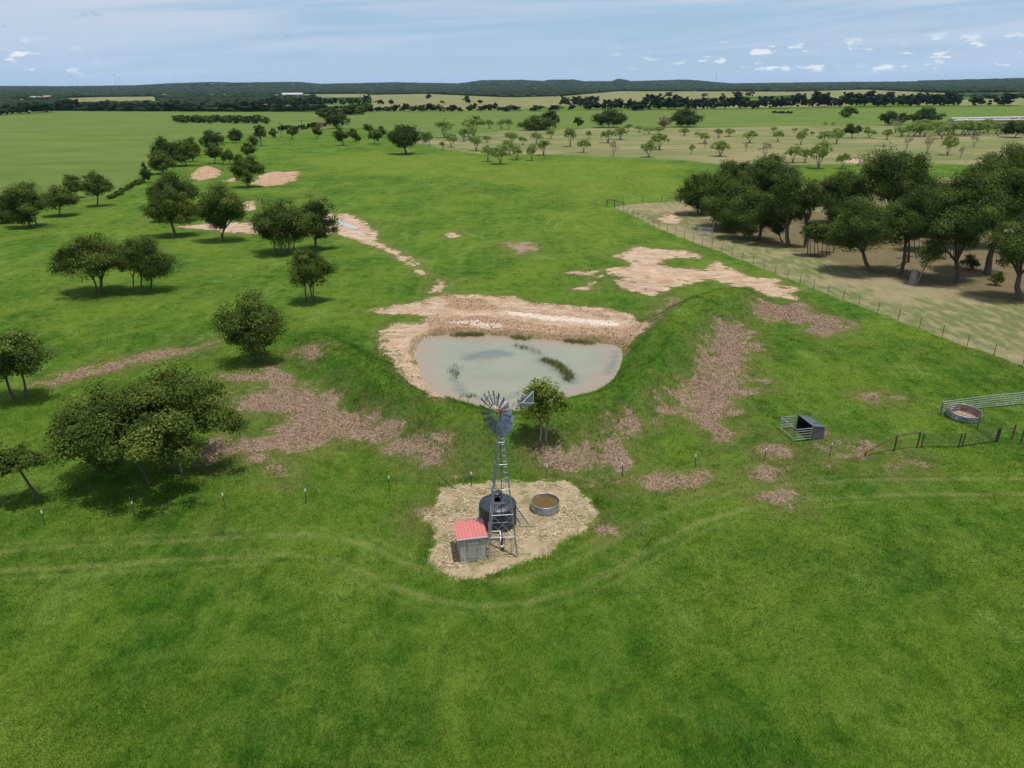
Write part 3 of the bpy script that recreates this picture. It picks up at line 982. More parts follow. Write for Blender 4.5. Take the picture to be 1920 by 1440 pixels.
def tree(label, base, crown, stems=((0, 0),), mat=LEAF, bark=BARK, name='oak_tree', group=None, dens=1.0, ry_k=.85, split=.45, r0=None, lumps=9, clump=1.0, cat='tree', fill=.62, sub=.46, lowk=1.0):
    """base: pixel of the foot; crown: pixel box of the foliage; stems: foot offsets in pixels"""
    global TREE_N
    TREE_N += 1
    rng = np.random.default_rng(100 + TREE_N)
    g = ground(*base)
    s = depth(g) / F_PX
    x0, x1, yt, yb = crown
    c = at_y((x0 + x1) / 2, (yt + yb) / 2, g[1])
    zt, zb = at_y((x0 + x1) / 2, yt, g[1])[2], at_y((x0 + x1) / 2, yb, g[1])[2]
    rx = (x1 - x0) / 2 * s
    ta = (CAM_H - c[2]) / math.hypot(c[0], c[1])
    half = (zt - zb) / 2
    ry = min(rx * ry_k, half / max(ta, .05) * .75)
    ry = max(ry, rx * .6)
    rz = math.sqrt(max(half * half - (ry * ta) ** 2, (.42 * min(rx, half)) ** 2))
    rz = max(rz, .62 * half * lowk)
    C = np.array([c[0] - g[0], 0, c[2] - g[2]])
    C[2] = max(C[2], rz * .75 + .2)
    root = thing(name, label, cat, g, 0, group)
    blobs = []
    for k in range(int(lumps * 2.2)):
        u = rng.normal(size=3); u /= np.linalg.norm(u)
        if k % 3 == 0: u[1] = -abs(u[1])
        q = .70 * rng.random() ** .25
        k2 = rng.uniform(.62, 1.25) * sub * .72
        blobs.append(tuple(C + u * q * np.array([rx, ry, rz])) + (rx * k2, ry * k2, rz * k2 * 1.1))
    # keep the stated width and height
    blobs.append(tuple(C + np.array([-rx * .62, 0, -rz * .12])) + (rx * .36, ry * .36, rz * .36))
    blobs.append(tuple(C + np.array([rx * .62, 0, -rz * .12])) + (rx * .42, ry * .42, rz * .42))
    blobs.append(tuple(C + np.array([rx * rng.uniform(-.2, .2), 0, rz * .60])) + (rx * .38, ry * .38, rz * .38))
    blobs.append(tuple(C) + (rx * .5, ry * .5, rz * .5))
    leaf = max(.095, 1.4 * s)
    area = 4 * math.pi * ((rx * ry) ** 1.6 / 3 + (rx * rz) ** 1.6 / 3 + (ry * rz) ** 1.6 / 3) ** (1 / 1.6)
    n = int(np.clip(area * 2.0 * dens / (leaf * leaf), 900, 80000))
    cr = clump * max(.105 * (rx + rz), 1.7 * leaf)
    me, cc = crown_mesh('crown', blobs, n, leaf, cr, mat, rng=rng, fill=fill, per=int(np.clip(n / 130, 24, 420)))
    link('crown', me, root)
    if r0 is None:
        r0 = max(.05, .023 * (C[2] + rz)) / math.sqrt(len(stems)) * 1.15
    for k, (sx, sy) in enumerate(stems):
        f = ground(base[0] + sx, base[1] + sy) - g
        want = C + np.array([f[0] * 1.6, f[1], 0])
        dd = np.linalg.norm((cc - want) * np.array([1, 1, .6]), axis=1)
        pool = np.argsort(dd)[:max(6, len(cc) // max(1, len(stems)))]
        tips = cc[rng.choice(pool, min(5, len(pool)), replace=False)]
        stem_mb(f, tips, r0 * rng.uniform(.85, 1.15), rng, split).build('trunk', bark, root, True)
    return root


# the left pasture
tree('broad spreading oak in the left foreground, widest tree of the pasture', (318, 893), (82, 462, 692, 880), ((-38, 16), (24, -4), (4, -12), (52, -14)), lumps=22, dens=1.25, clump=.7, sub=.46, fill=.5, lowk=1.15)
tree('forked oak cut off by the left edge, standing above the broad spreading oak', (38, 748), (-60, 92, 612, 706), ((-12, 2), (10, 0)), lumps=9, split=.6)
tree('small leaning tree with a thin crooked trunk near the front fence', (74, 942), (-45, 80, 830, 892), ((0, 0),), lumps=6, split=.75, name='leaning_tree', dens=.7)
tree('dense round bushy tree beside the left end of the pond dam', (480, 678), (398, 526, 550, 656), ((0, 0), (10, -4), (-8, 4), (18, 0)), lumps=10, dens=1.2)
tree('flat topped oak with V shaped stems, left one of a touching pair', (188, 551), (98, 242, 438, 524), ((-6, -2), (0, 2), (8, 0)), lumps=10)
tree('upright oak with three thin stems, right one of a touching pair', (266, 547), (213, 323, 444, 532), ((-16, 2), (0, 2), (16, -4)), lumps=9)
tree('small round tree on several thin bare stems alone in the grass', (583, 567), (533, 623, 464, 540), ((-8, -2), (0, 2), (6, -1)), lumps=8)
tree('rounded oak near the left edge with a short second stem', (56, 426), (0, 92, 340, 418), ((0, 0), (14, -3)), lumps=8)
tree('small dark oak right of the rounded oak near the left edge', (112, 405), (74, 142, 347, 396), ((0, 0),), lumps=7)
tree('partly hidden dark oak cut by the left edge behind the rounded oak', (6, 418), (-40, 30, 365, 416), ((0, 0),), lumps=6)
tree('slim single stemmed tree with an oval crown by the left field edge', (183, 386), (152, 208, 321, 372), ((0, 0),), lumps=7)
tree('bushy dark tree behind the slim oval tree on the left field edge', (141, 371), (115, 157, 325, 368), ((0, 0), (4, -1)), lumps=6)
tree('tall oak with a leaning trunk in front of the dark rounded oak', (329, 443), (271, 364, 348, 430), ((0, 0),), lumps=9, split=.5)
tree('dark rounded oak half hidden behind the tall leaning oak', (334, 415), (278, 372, 320, 398), ((0, 0),), lumps=9, mat=LEAF_DARK)
tree('symmetrical forked oak standing against pale bare earth', (418, 452), (360, 462, 342, 430), ((0, 0),), lumps=10, split=.35)
tree('multi stemmed oak with four dark trunks beside the sandy wash', (533, 474), (464, 602, 374, 462), ((-14, 2), (-4, 3), (6, 2), (16, -2)), lumps=11, mat=LEAF_GROVE)
tree('dark narrow oak right beside the sandy wash', (587, 468), (560, 633, 366, 458), ((0, 0),), lumps=9, mat=LEAF_DARK)
tree('grey green tree in front of the long bare earth scrape', (463, 351), (434, 491, 289, 344), ((0, 0), (4, 0)), lumps=7)
tree('small yellow green bush leaning on the grey green tree', (444, 338), (437, 451, 316, 338), ((0, 0),), mat=LEAF_YELLOW, lumps=4, name='yellow_bush', cat='bush')
tree('single oak at the left end of the upper tree line', (308, 326), (277, 334, 283, 322), ((0, 0),), lumps=7)
tree('small dark shrub left of the upper tree line', (272, 343), (261, 284, 306, 341), ((0, 0),), lumps=5, mat=LEAF_DARK, name='shrub', cat='shrub')
UP = 'trees of the upper tree line'
for lab, b, c, m in [
        ('dark domed oak at the back left of the upper tree line', (312, 312), (284, 336, 255, 305), LEAF_DARK),
        ('broad oak in the middle of the left clump of the upper tree line', (350, 311), (314, 370, 263, 310), LEAF),
        ('tall oak at the right of the left clump of the upper tree line', (362, 303), (340, 372, 254, 300), LEAF),
        ('light green thin stemmed tree in the upper tree line', (402, 307), (384, 416, 266, 298), LEAF),
        ('dark tall oak behind the light green thin stemmed tree', (394, 290), (373, 421, 245, 280), LEAF_DARK),
        ('slim sapling left of two behind the earth mound', (419, 308), (410, 428, 281, 304), LEAF),
        ('slim sapling right of two behind the earth mound', (431, 309), (424, 438, 279, 305), LEAF),
        ('bright round tree above the grey green tree', (466, 297), (451, 480, 266, 292), LEAF),
        ('low wide dark oak in the upper tree line', (441, 268), (424, 458, 241, 266), LEAF_DARK),
        ('small pale tree right of the low wide dark oak', (470, 276), (461, 484, 254, 272), LEAF),
        ('tall lone tree with a straight thin trunk right of the upper tree line', (491, 273), (475, 499, 232, 262), LEAF)]:
    tree(lab, b, c, ((0, 0),), mat=m, lumps=6, group=UP)
MID = 'small trees along the middle of the pasture'
for lab, b, c in [
        ('small dark tree between two utility poles', (512, 258), (504, 521, 240, 257)),
        ('round dark tree right of the first utility pole', (547, 261), (537, 558, 236, 256)),
        ('round tree left of the dark clump with twin trunks', (593, 261), (584, 605, 232, 254)),
        ('twin trunk tree in the middle pasture', (642, 273), (624, 653, 239, 266)),
        ('thin dark tree right of the twin trunk tree', (664, 267), (652, 669, 236, 260)),
        ('very small upright tree right of the thin dark tree', (671, 267), (667, 675, 253, 264)),
        ('round topped tree left of the big lone oak', (702, 270), (687, 717, 240, 264)),
        ('dark tree behind the round topped tree', (692, 252), (681, 699, 231, 250)),
        ('thin pole like tree right behind the round topped tree', (718, 259), (708, 723, 236, 256))]:
    tree(lab, b, c, ((0, 0), (3, 0)) if 'twin' in lab else ((0, 0),), lumps=6, group=MID)
tree('big lone oak with a flat bottomed dark crown and thick trunk', (762, 289), (726, 799, 232, 278), ((0, 0),), mat=LEAF_DARK, lumps=11, r0=.42, split=.5, dens=1.3)
tree('dark massive tree clump beyond the middle pasture', (634, 241), (611, 654, 208, 241), ((0, 0), (8, 0)), mat=LEAF_DARK, lumps=9)
# lone oaks in the far fields
tree('wide dark live oak, left of the two standing at the far field edge', (1141, 239), (1109, 1173, 205, 236), ((-14, 0), (0, 0), (8, 0)), mat=LEAF_DARK, lumps=11, name='live_oak')
tree('wide dark live oak beside a half dead tree at the far field edge', (1290, 238), (1256, 1319, 205, 236), ((0, 0), (12, 0)), mat=LEAF_DARK, lumps=11, name='live_oak')
tree('half dead pale tree left of a wide dark live oak', (1244, 240), (1232, 1258, 216, 239), ((-3, 0), (3, 0)), mat=LEAF_GREY, lumps=6, dens=.5, name='half_dead_tree')
tree('dark oak standing behind a wide bush left of the live oaks', (1030, 242), (1013, 1049, 206, 236), ((0, 0),), mat=LEAF_DARK, lumps=8)
tree('wide low green bush in front of a dark oak', (1004, 244), (969, 1041, 218, 245), ((0, 0),), lumps=9, name='wide_bush', cat='bush')
tree('small feathery tree left of the left live oak', (1083, 241), (1076, 1093, 217, 238), ((0, 0),), lumps=5, dens=.7)
tree('dark oak at the left of the three right hand field oaks', (1665, 235), (1648, 1683, 206, 232), ((0, 0),), mat=LEAF_DARK, lumps=8, name='live_oak')
tree('smaller middle oak of the three right hand field oaks', (1690, 234), (1679, 1708, 210, 231), ((0, 0),), mat=LEAF_DARK, lumps=7, name='live_oak')
tree('widest oak of the three right hand field oaks', (1738, 233), (1704, 1769, 202, 232), ((-14, 0), (8, 0)), mat=LEAF_DARK, lumps=11, name='live_oak')
tree('green loose bush alone in the far right field', (1592, 220), (1574, 1608, 200, 220), ((0, 0),), lumps=7, name='wide_bush', cat='bush')
tree('dark flat topped oak among the mesquites', (1597, 259), (1581, 1616, 232, 252), ((0, 0),), mat=LEAF_DARK, lumps=7)
tree('dark oak cut by the right edge below the white bale rows', (1902, 258), (1881, 1932, 224, 256), ((0, 0),), mat=LEAF_DARK, lumps=8)
# the tree by the windmill
tree('young leafy tree with pale slender stems behind the windmill', (1018, 826), (968, 1070, 702, 802), ((-5, 0), (5, 2)), lumps=9, dens=.62, lowk=1.1, mat=LEAF_YOUNG, r0=.075, bark=BARK_PALE, name='young_tree', split=.5, clump=.8, sub=.46)

# the grove on the right
GR = 'trees of the right hand grove'
for lab, b, c, st, m, kw in [
        ('round dark oak at the left end of the grove', (1310, 402), (1274, 1350, 323, 396), ((0, 0), (5, -1)), LEAF_GROVE, {}),
        ('dark domed tree at the top left of the grove', (1374, 384), (1336, 1420, 291, 372), ((0, 0),), LEAF_DARK, {}),
        ('smooth dark domed tree right of the top left dome', (1454, 388), (1412, 1496, 292, 376), ((0, 0),), LEAF_DARK, {}),
        ('large central oak at the left side of the grove', (1384, 430), (1318, 1440, 326, 428), ((-4, 0), (6, 2)), LEAF_GROVE, {'lumps': 13}),
        ('front oak with a thick dark trunk and low skirts of leaves', (1423, 449), (1355, 1462, 366, 436), ((0, 0),), LEAF_GROVE, {'lumps': 11, 'r0': .27}),
        ('tall oak with a straight visible trunk beside the thick trunk oak', (1478, 461), (1432, 1506, 330, 428), ((0, 0),), LEAF_GROVE, {'lumps': 11, 'split': .55}),
        ('short leafy tree on two thin stems left of the straight trunk', (1466, 455), (1436, 1478, 398, 440), ((0, 0), (4, 2)), LEAF_GROVE, {}),
        ('lacy slender tree in the gap of the grove', (1510, 464), (1494, 1538, 328, 420), ((0, 0),), LEAF_GROVE, {'dens': .55, 'split': .6}),
        ('lacy upright tree right of the slender gap tree', (1556, 420), (1528, 1582, 325, 398), ((0, 0), (4, 0)), LEAF_GROVE, {'dens': .6}),
        ('broad oak over the middle of the grove behind the front row', (1590, 420), (1540, 1640, 322, 404), ((0, 0),), LEAF_GROVE, {'lumps': 11}),
        ('big front oak with a pale thick trunk casting shade to its left', (1631, 510), (1564, 1702, 372, 480), ((0, 0),), LEAF_GROVE, {'lumps': 13, 'r0': .30, 'split': .5}),
        ('tall oak rising above the middle of the grove', (1672, 428), (1614, 1728, 268, 380), ((0, 0),), LEAF_GROVE, {'lumps': 13}),
        ('darkest oak at the right of the tall middle oak', (1714, 412), (1690, 1738, 288, 370), ((0, 0),), LEAF_DARK, {}),
        ('two trunk oak in the middle right of the grove', (1693, 513), (1664, 1772, 352, 452), ((-4, 1), (10, -22)), LEAF_GROVE, {'lumps': 12, 'split': .55}),
        ('bright green oak behind the two trunk oak', (1745, 440), (1696, 1792, 330, 412), ((0, 0),), LEAF_GROVE, {}),
        ('great oak with a massive ivy clad trunk at the right of the grove', (1795, 528), (1742, 1872, 322, 470), ((0, 0),), LEAF_GROVE, {'lumps': 14, 'r0': .33, 'split': .4}),
        ('tall oak whose bare trunk leans right near the right edge', (1851, 514), (1822, 1940, 300, 432), ((0, 0),), LEAF_GROVE, {'lumps': 12, 'split': .5}),
        ('dark back tree at the top right corner of the grove', (1888, 408), (1832, 1965, 262, 372), ((0, 0),), LEAF_DARK, {'lumps': 12}),
        ('front oak cut by the right edge with a thick trunk', (1912, 560), (1868, 2005, 384, 508), ((0, 0),), LEAF_GROVE, {'lumps': 12, 'split': .45}),
        ('thin leaning pale sapling beside the grey stump', (1718, 533), (1716, 1768, 442, 506), ((0, 0),), LEAF, {'dens': .35, 'r0': .09, 'bark': BARK_PALE, 'split': .7, 'lumps': 5}),
        ('dark oak filling the gap behind the left dome trees', (1420, 405), (1380, 1470, 300, 396), ((0, 0),), LEAF_GROVE, {}),
        ('low oak behind the big front oak at mid grove', (1600, 455), (1556, 1650, 372, 440), ((0, 0),), LEAF_GROVE, {}),
        ('shady oak between the two trunk oak and the great oak', (1752, 470), (1710, 1800, 362, 452), ((0, 0),), LEAF_GROVE, {}),
        ('shady oak behind the great oak crown', (1830, 462), (1780, 1890, 330, 430), ((0, 0),), LEAF_GROVE, {}),
        ('low dark bush between the great oak and the right edge', (1868, 535), (1856, 1882, 510, 536), ((0, 0),), LEAF, {'dens': .5, 'lumps': 5}),
        ('wispy low tree under the right side of the grove', (1812, 505), (1800, 1836, 480, 505), ((0, 0),), LEAF, {'dens': .5, 'lumps': 5})]:
    kw = dict(kw); kw.setdefault('lumps', 13); kw.setdefault('sub', .42); kw.setdefault('fill', .6)
    w_ = (c[1] - c[0]) * .05
    c = (c[0] - w_, c[1] + w_, c[2] - 3, c[3] + (8 if c[1] - c[0] > 60 else 0))
    tree(lab, b, c, st, mat=m, group=GR, **kw)
SAP = 'thin saplings in the grove'
for k, (bx, by) in enumerate([(1514, 478), (1520, 481), (1527, 478), (1534, 482), (1541, 479), (1549, 482), (1556, 478), (1563, 474)]):
    tree('thin bare stemmed sapling, %s from the left in the sapling row' % ordinal(k + 1), (bx, by), (bx - 14, bx + 14, 412 + (k * 7) % 12, 458), ((0, 0),), mat=LEAF, name='sapling', group=SAP, lumps=4, dens=.55, r0=.06, split=.75)
for k, (bx, by) in enumerate([(1718, 486), (1724, 482), (1773, 487), (1782, 484), (1788, 486)]):
    tree('dark thin sapling under the right grove, %s from the left there' % ordinal(k + 1), (bx, by), (bx - 10, bx + 12, 412, 446), ((0, 0),), mat=LEAF_GROVE, name='sapling', group=SAP, lumps=4, dens=.5, r0=.07, split=.8)

# ------------------------------------------------------------------ mesquites
MESQ = []
for k in range(5):
    rng = np.random.default_rng(900 + k)
    mat = LEAF_GREY if k == 4 else LEAF_LIGHT
    root = thing('mesquite_tree', 'mesquite', 'mesquite tree')
    blobs = []
    for j in range(8):
        a = 2 * math.pi * j / 8 + rng.uniform(-.3, .3); q = rng.uniform(.16, .33)
        blobs.append((math.cos(a) * q, math.sin(a) * q, rng.uniform(.48, .80), .19, .19, .20))
    blobs.append((0, 0, .80, .28, .28, .18))
    me, cc = crown_mesh('crown', blobs, 2600 if k < 4 else 1100, .030 if k < 4 else .02, .06, mat, rng=rng, per=24, low=-.85)
    link('crown', me, root)
    for j in range(4):
        a = 2 * math.pi * j / 4 + rng.uniform(-.4, .4)
        tips = cc[np.argsort(np.hypot(cc[:, 0] - math.cos(a) * .32, cc[:, 1] - math.sin(a) * .32))[:8]]
        tips = tips[rng.choice(8, 4, replace=False)]
        stem_mb((math.cos(a) * .03, math.sin(a) * .03, 0), tips, .015, rng, .5).build('trunk', BARK_PALE if k != 4 else WOOD_GREY, root, True)
    MESQ.append(root)

# foot x, foot y, width, top y, grey
MQ = [(805, 274, 14, 246, 0), (830, 282, 11, 265, 0), (846, 276, 26, 250, 0), (833, 258, 36, 226, 0), (870, 266, 22, 240, 0), (880, 262, 24, 238, 0), (888, 256, 50, 218, 0), (893, 283, 28, 254, 0), (913, 267, 20, 254, 0),
      (915, 303, 26, 273, 0), (938, 308, 36, 272, 0), (918, 241, 16, 224, 0), (940, 242, 20, 224, 0), (954, 243, 16, 222, 0), (960, 270, 30, 247, 0), (955, 290, 28, 262, 0), (969, 300, 26, 272, 0), (980, 272, 18, 256, 0),
      (1006, 270, 24, 248, 0), (1033, 260, 18, 243, 0), (1069, 275, 24, 238, 0), (1104, 261, 12, 245, 0), (997, 301, 20, 271, 0), (1019, 291, 26, 262, 0), (1094, 286, 24, 261, 0), (1150, 293, 20, 264, 1), (1140, 268, 31, 243, 0),
      (1163, 262, 27, 239, 0), (1178, 247, 16, 232, 0), (1198, 248, 18, 236, 0), (1216, 251, 22, 238, 0), (1234, 252, 24, 237, 0), (1236, 281, 36, 250, 0), (1216, 295, 30, 264, 0), (1296, 289, 12, 271, 0), (1350, 293, 36, 264, 0),
      (1320, 269, 24, 248, 0), (1283, 255, 20, 240, 0), (1306, 257, 11, 247, 0), (1347, 259, 19, 241, 0), (1367, 256, 20, 241, 0), (1405, 268, 30, 246, 0), (1434, 296, 28, 266, 1), (1398, 285, 9, 268, 1), (1322, 280, 8, 264, 1),
      (1458, 266, 20, 245, 0), (1501, 271, 20, 245, 0), (1545, 271, 34, 245, 0), (1568, 270, 24, 241, 0), (1522, 256, 9, 246, 0), (1630, 259, 28, 242, 0), (1663, 262, 20, 242, 0), (1486, 305, 30, 273, 0), (1509, 305, 22, 279, 0),
      (1534, 316, 38, 267, 0), (1579, 316, 26, 287, 0), (1700, 278, 20, 257, 1), (1738, 288, 20, 256, 1), (1776, 291, 28, 254, 0), (1800, 298, 11, 274, 1), (1825, 276, 22, 250, 1), (1450, 248, 15, 238, 0), (1490, 249, 11, 240, 0),
      (1510, 252, 11, 241, 0), (1562, 236, 8, 229, 0), (1547, 236, 8, 229, 0), (1625, 247, 10, 237, 0)]
for k in range(26):
    MQ.append((1680 + k * 8 + random.uniform(-5, 5), 247 + 5 * math.sin(k * 1.3) + random.uniform(0, 14) - (3 if k > 14 else 0), random.uniform(20, 34), 0, 1 if random.random() < .18 else 0))
rows = {}
for m in MQ:
    rows.setdefault(min(3, max(0, int((m[1] - 236) // 18))), []).append(m)
ROWN = ['farthest', 'second farthest', 'second nearest', 'nearest']
used = set()
MG = 'mesquites scattered over the tan pasture'
for r, lst in sorted(rows.items()):
    for k, (bx, by, w, ty, grey) in enumerate(sorted(lst)):
        if ty == 0: ty = by - w * random.uniform(.75, .95)
        g = ground(bx, by); s = depth(g) / F_PX
        Hm = at_y(bx, ty, g[1])[2] - g[2]
        kind = 4 if grey else random.randrange(4)
        W_ = w * s
        size = 'tiny' if w < 13 else 'small' if w < 21 else 'medium' if w < 29 else 'wide'
        lab = '%s %s mesquite, %s from left in the %s tan pasture row' % (size, 'grey bare' if grey else 'green airy', ordinal(k + 1), ROWN[r])
        sc = (W_ * 1.15, W_ * 1.15, Hm * 1.08)
        o = MESQ[kind]
        if kind in used:
            dup(o, g, random.uniform(0, 6.28), sc, lab, MG)
        else:
            used.add(kind)
            o.location = tuple(map(float, g)); o.rotation_euler = (0, 0, random.uniform(0, 6.28)); o.scale = sc
            tag(o, lab, None, MG)

# ------------------------------------------------------------------ far tree lines: one small mesh per tree
FAR = []
for k in range(7):
    rng = np.random.default_rng(1300 + k)
    blobs = [(0, 0, .45, .42, .42, .42)] + [(rng.uniform(-.30, .30), rng.uniform(-.30, .30), rng.uniform(.2, .8), .24, .24, .2) for _ in range(6)]
    v, f, t, cc = leaf_cloud(blobs, 900, .085, .075, per=20, rng=rng, low=-.9)
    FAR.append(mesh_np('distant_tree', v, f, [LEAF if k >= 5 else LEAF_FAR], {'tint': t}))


def far_tree(bx, by, w, h, label, group, kind=None, name='distant_tree', cat='tree'):
    g = at(bx, by); s = depth(g) / F_PX
    me = FAR[kind if kind is not None else random.randrange(5)]
    o = link(name, me)
    o.location = tuple(map(float, g)); o.rotation_euler = (0, 0, random.uniform(0, 6.28))
    o.scale = (w * s * 1.25, w * s * 1.25, h * s * 1.12)
    return tag(o, label, cat, group)


def far_row(x0, x1, y0, y1, n, wr, hr, desc, group, kinds=(0, 1, 2, 3, 4), jy=1.0, **kw):
    for k in range(n):
        u = (k + .5) / n
        bx = x0 + (x1 - x0) * u + random.uniform(-.35, .35) * (x1 - x0) / n
        far_tree(bx, y0 + (y1 - y0) * u + random.uniform(-jy, jy), random.uniform(*wr), random.uniform(*hr), desc % ordinal(k + 1), group, random.choice(kinds), **kw)


far_row(-20, 100, 217, 210, 10, (18, 30), (14, 22), 'dark tree at the left end of the far wood, %s from the left edge', 'trees of the far left wood')
far_row(100, 490, 207.5, 208, 30, (16, 28), (11, 19), 'dark tree on the front edge of the left wood, %s from its left end', 'trees of the far left wood')
far_row(488, 620, 209, 209, 12, (12, 18), (9, 17), 'dark green tree in the hedge behind the shrub thicket, %s from its left end', 'hedge trees across the middle')
far_row(690, 960, 209.5, 208.5, 24, (12, 17), (7, 14), 'low dark tree in the long middle hedge, %s from its left end', 'hedge trees across the middle')
far_row(480, 690, 197.5, 195.5, 20, (12, 18), (9, 15), 'dark tree in the upper middle hedge, %s from its left', 'trees of the upper hedge', kinds=(0, 1, 2, 3, 4, 5))
far_row(326, 505, 230, 231, 21, (12, 18), (12, 16), 'light green shrub in the isolated thicket, %s from its left end', 'shrubs of the isolated thicket', kinds=(5, 6), name='thicket_shrub', cat='shrub', jy=1.5)
far_row(598, 690, 222, 210, 14, (18, 28), (14, 20), 'light green bush behind the dark tree clump, %s from its left', 'bushes behind the dark clump', kinds=(5, 6), jy=3, name='distant_bush', cat='bush')
far_row(520, 600, 247, 241, 9, (10, 15), (8, 12), 'low dark bush near the utility poles, %s from the left', 'low bushes in the middle pasture', name='distant_bush', cat='bush')
far_row(1052, 1118, 198, 198, 7, (14, 20), (12, 17), 'dark tree in the raised clump at the hedge start, %s from its left end', 'trees of the right hedge')
far_row(1090, 1215, 206, 206, 11, (14, 22), (11, 19), 'dark tree in the left part of the right hedge, %s from its left end', 'trees of the right hedge')
far_row(1212, 1290, 206, 205.5, 6, (20, 28), (20, 27), 'tall dark tree in the middle of the right hedge, %s from its left end', 'trees of the right hedge')
far_row(1292, 1516, 204.5, 202, 19, (15, 24), (13, 24), 'dark tree in the long right hedge, %s from its left end', 'trees of the right hedge')
far_row(1522, 1800, 200.5, 197.5, 22, (18, 30), (17, 27), 'tall dark tree in the wood beyond the right field, %s from its left end', 'trees of the far right wood')
for bx, by, w, h, lab in [(965, 208, 22, 10, 'low hedge bush at the start of the right field edge'), (1007, 208, 30, 10, 'long low bush on the right field edge'), (1042, 208, 28, 10, 'low bush left of a yellow strip of crop'),
                          (1071, 207, 12, 11, 'small bush on the yellow strip of crop'), (1195, 207, 30, 12, 'pale green bush below the right hedge'), (1833, 198, 34, 21, 'round dark tree right of the far right wood'), (1880, 197.5, 44, 20, 'wide dark tree close to the right edge of the horizon'),
                          (1253, 182.5, 13, 9, 'lone dark tree in the tan field above the right hedge'), (1320, 181, 11, 6, 'small lone tree right of the lone dark tree'), (1384, 181, 16, 8, 'left tree of a small pair in the tan field'),
                          (1404, 181, 14, 9, 'right tree of a small pair in the tan field'), (733, 196, 10, 9, 'small tree right of the upper hedge'), (690, 197, 12, 17, 'tall round tree at the end of the upper hedge'), (808, 208, 14, 13, 'round tree standing up from the middle hedge'),
                          (876, 195, 15, 14, 'lone dark tree above the long middle hedge'), (803, 186, 11, 9, 'dark tree by the grey orchard plot'), (1355, 180, 6, 5, 'tiny tree between the lone tree and the pair'), (712, 196, 18, 8, 'low pale bush beside the upper hedge'),
                          (830, 194, 9, 5, 'tiny bush in the tan field above the middle hedge'), (900, 194, 12, 6, 'small bush right of the lone dark tree')]:
    far_tree(bx, by, w, h, lab, 'scattered far trees')
random.seed(21)
far_row(206, 268, 374, 340, 12, (9, 14), (6, 10), 'low scrub on the left field boundary, %s from its left end', 'boundary scrub', kinds=(5, 6), name='boundary_shrub', cat='shrub')
far_row(1449, 1486, 212.5, 213.5, 8, (6, 7), (4, 5), 'dark low shrub in the short row on the green field, %s from its left end', 'dark row on the green field', kinds=(0, 1), name='dark_shrub', cat='shrub', jy=.2)


# ------------------------------------------------------------------ far woodland: an uncountable mass
def build_woodland():
    rng = np.random.default_rng(77)
    xs = []; ys = []; ss = []
    D = 820.0
    while D < 9000:
        st = 5.5 + D * .0042
        n = int(1.72 * D / (st * .95))
        x = (np.arange(n) / n - .5) * 1.72 * D + rng.normal(0, st * .5, n)
        y = np.full(n, D) + rng.normal(0, D * .008, n)
        xs.append(x); ys.append(y); ss.append(np.full(n, st))
        D *= 1.0155
    x = np.concatenate(xs); y = np.concatenate(ys); s = np.concatenate(ss)
    tan = layer('tan', x, y, 30.0); fld = layer('field', x, y, 30.0)
    nz = fbm(x * .0022, y * .0012, 55, 4)
    Dn = np.hypot(x, y)
    left = x / y < -.25
    dens = np.where(left, sstep(780, 900, Dn), sstep(1500, 2300, Dn))
    k = (tan < -4) & (fld < -6) & (nz < .30 + .45 * dens)
    k &= ~((nz > .76))
    x, y, s = x[k], y[k], s[k]
    z = height(x, y)
    n = len(x)
    # lumpy low polyhedra
    ico = []
    ph = (1 + 5 ** .5) / 2
    for a in (-1, 1):
        for b in (-ph, ph):
            ico += [(0, a, b), (a, b, 0), (b, 0, a)]
    ico = np.array(ico, float); ico /= np.linalg.norm(ico[0])
    fs = []
    e = min(np.linalg.norm(ico[0] - ico[j]) for j in range(1, 12)) * 1.05
    for a in range(12):
        for b in range(a + 1, 12):
            for c in range(b + 1, 12):
                if max(np.linalg.norm(ico[a] - ico[b]), np.linalg.norm(ico[b] - ico[c]), np.linalg.norm(ico[a] - ico[c])) < e:
                    nrm = np.cross(ico[b] - ico[a], ico[c] - ico[a])
                    fs.append((a, b, c) if np.dot(nrm, ico[a]) > 0 else (a, c, b))
    fs = np.array(fs)
    hh = rng.uniform(4.0, 7.5, n) * np.where(np.hypot(x, y) < 1700, .62, 1) + s * .06
    rot = rng.random(n) * 6.28
    jit = rng.uniform(.72, 1.25, (n, 12))
    vx = (np.cos(rot)[:, None] * ico[None, :, 0] - np.sin(rot)[:, None] * ico[None, :, 1]) * jit * s[:, None] * .62
    vy = (np.sin(rot)[:, None] * ico[None, :, 0] + np.cos(rot)[:, None] * ico[None, :, 1]) * jit * s[:, None] * .62
    vz = ico[None, :, 2] * jit * (hh * .62)[:, None]
    V = np.stack([vx + x[:, None], vy + y[:, None], vz + (z + hh * .45)[:, None]], 2)
    Fc = (fs[None] + (np.arange(n) * 12)[:, None, None]).reshape(-1, 3)
    t = np.repeat(np.clip(rng.normal(.45, .28, n), 0, 1), 12)
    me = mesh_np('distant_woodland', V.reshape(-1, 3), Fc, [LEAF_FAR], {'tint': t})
    tag(link('distant_woodland', me), 'dark green woodland covering the plain and low hills to the horizon', 'woodland', kind='stuff')


build_woodland()


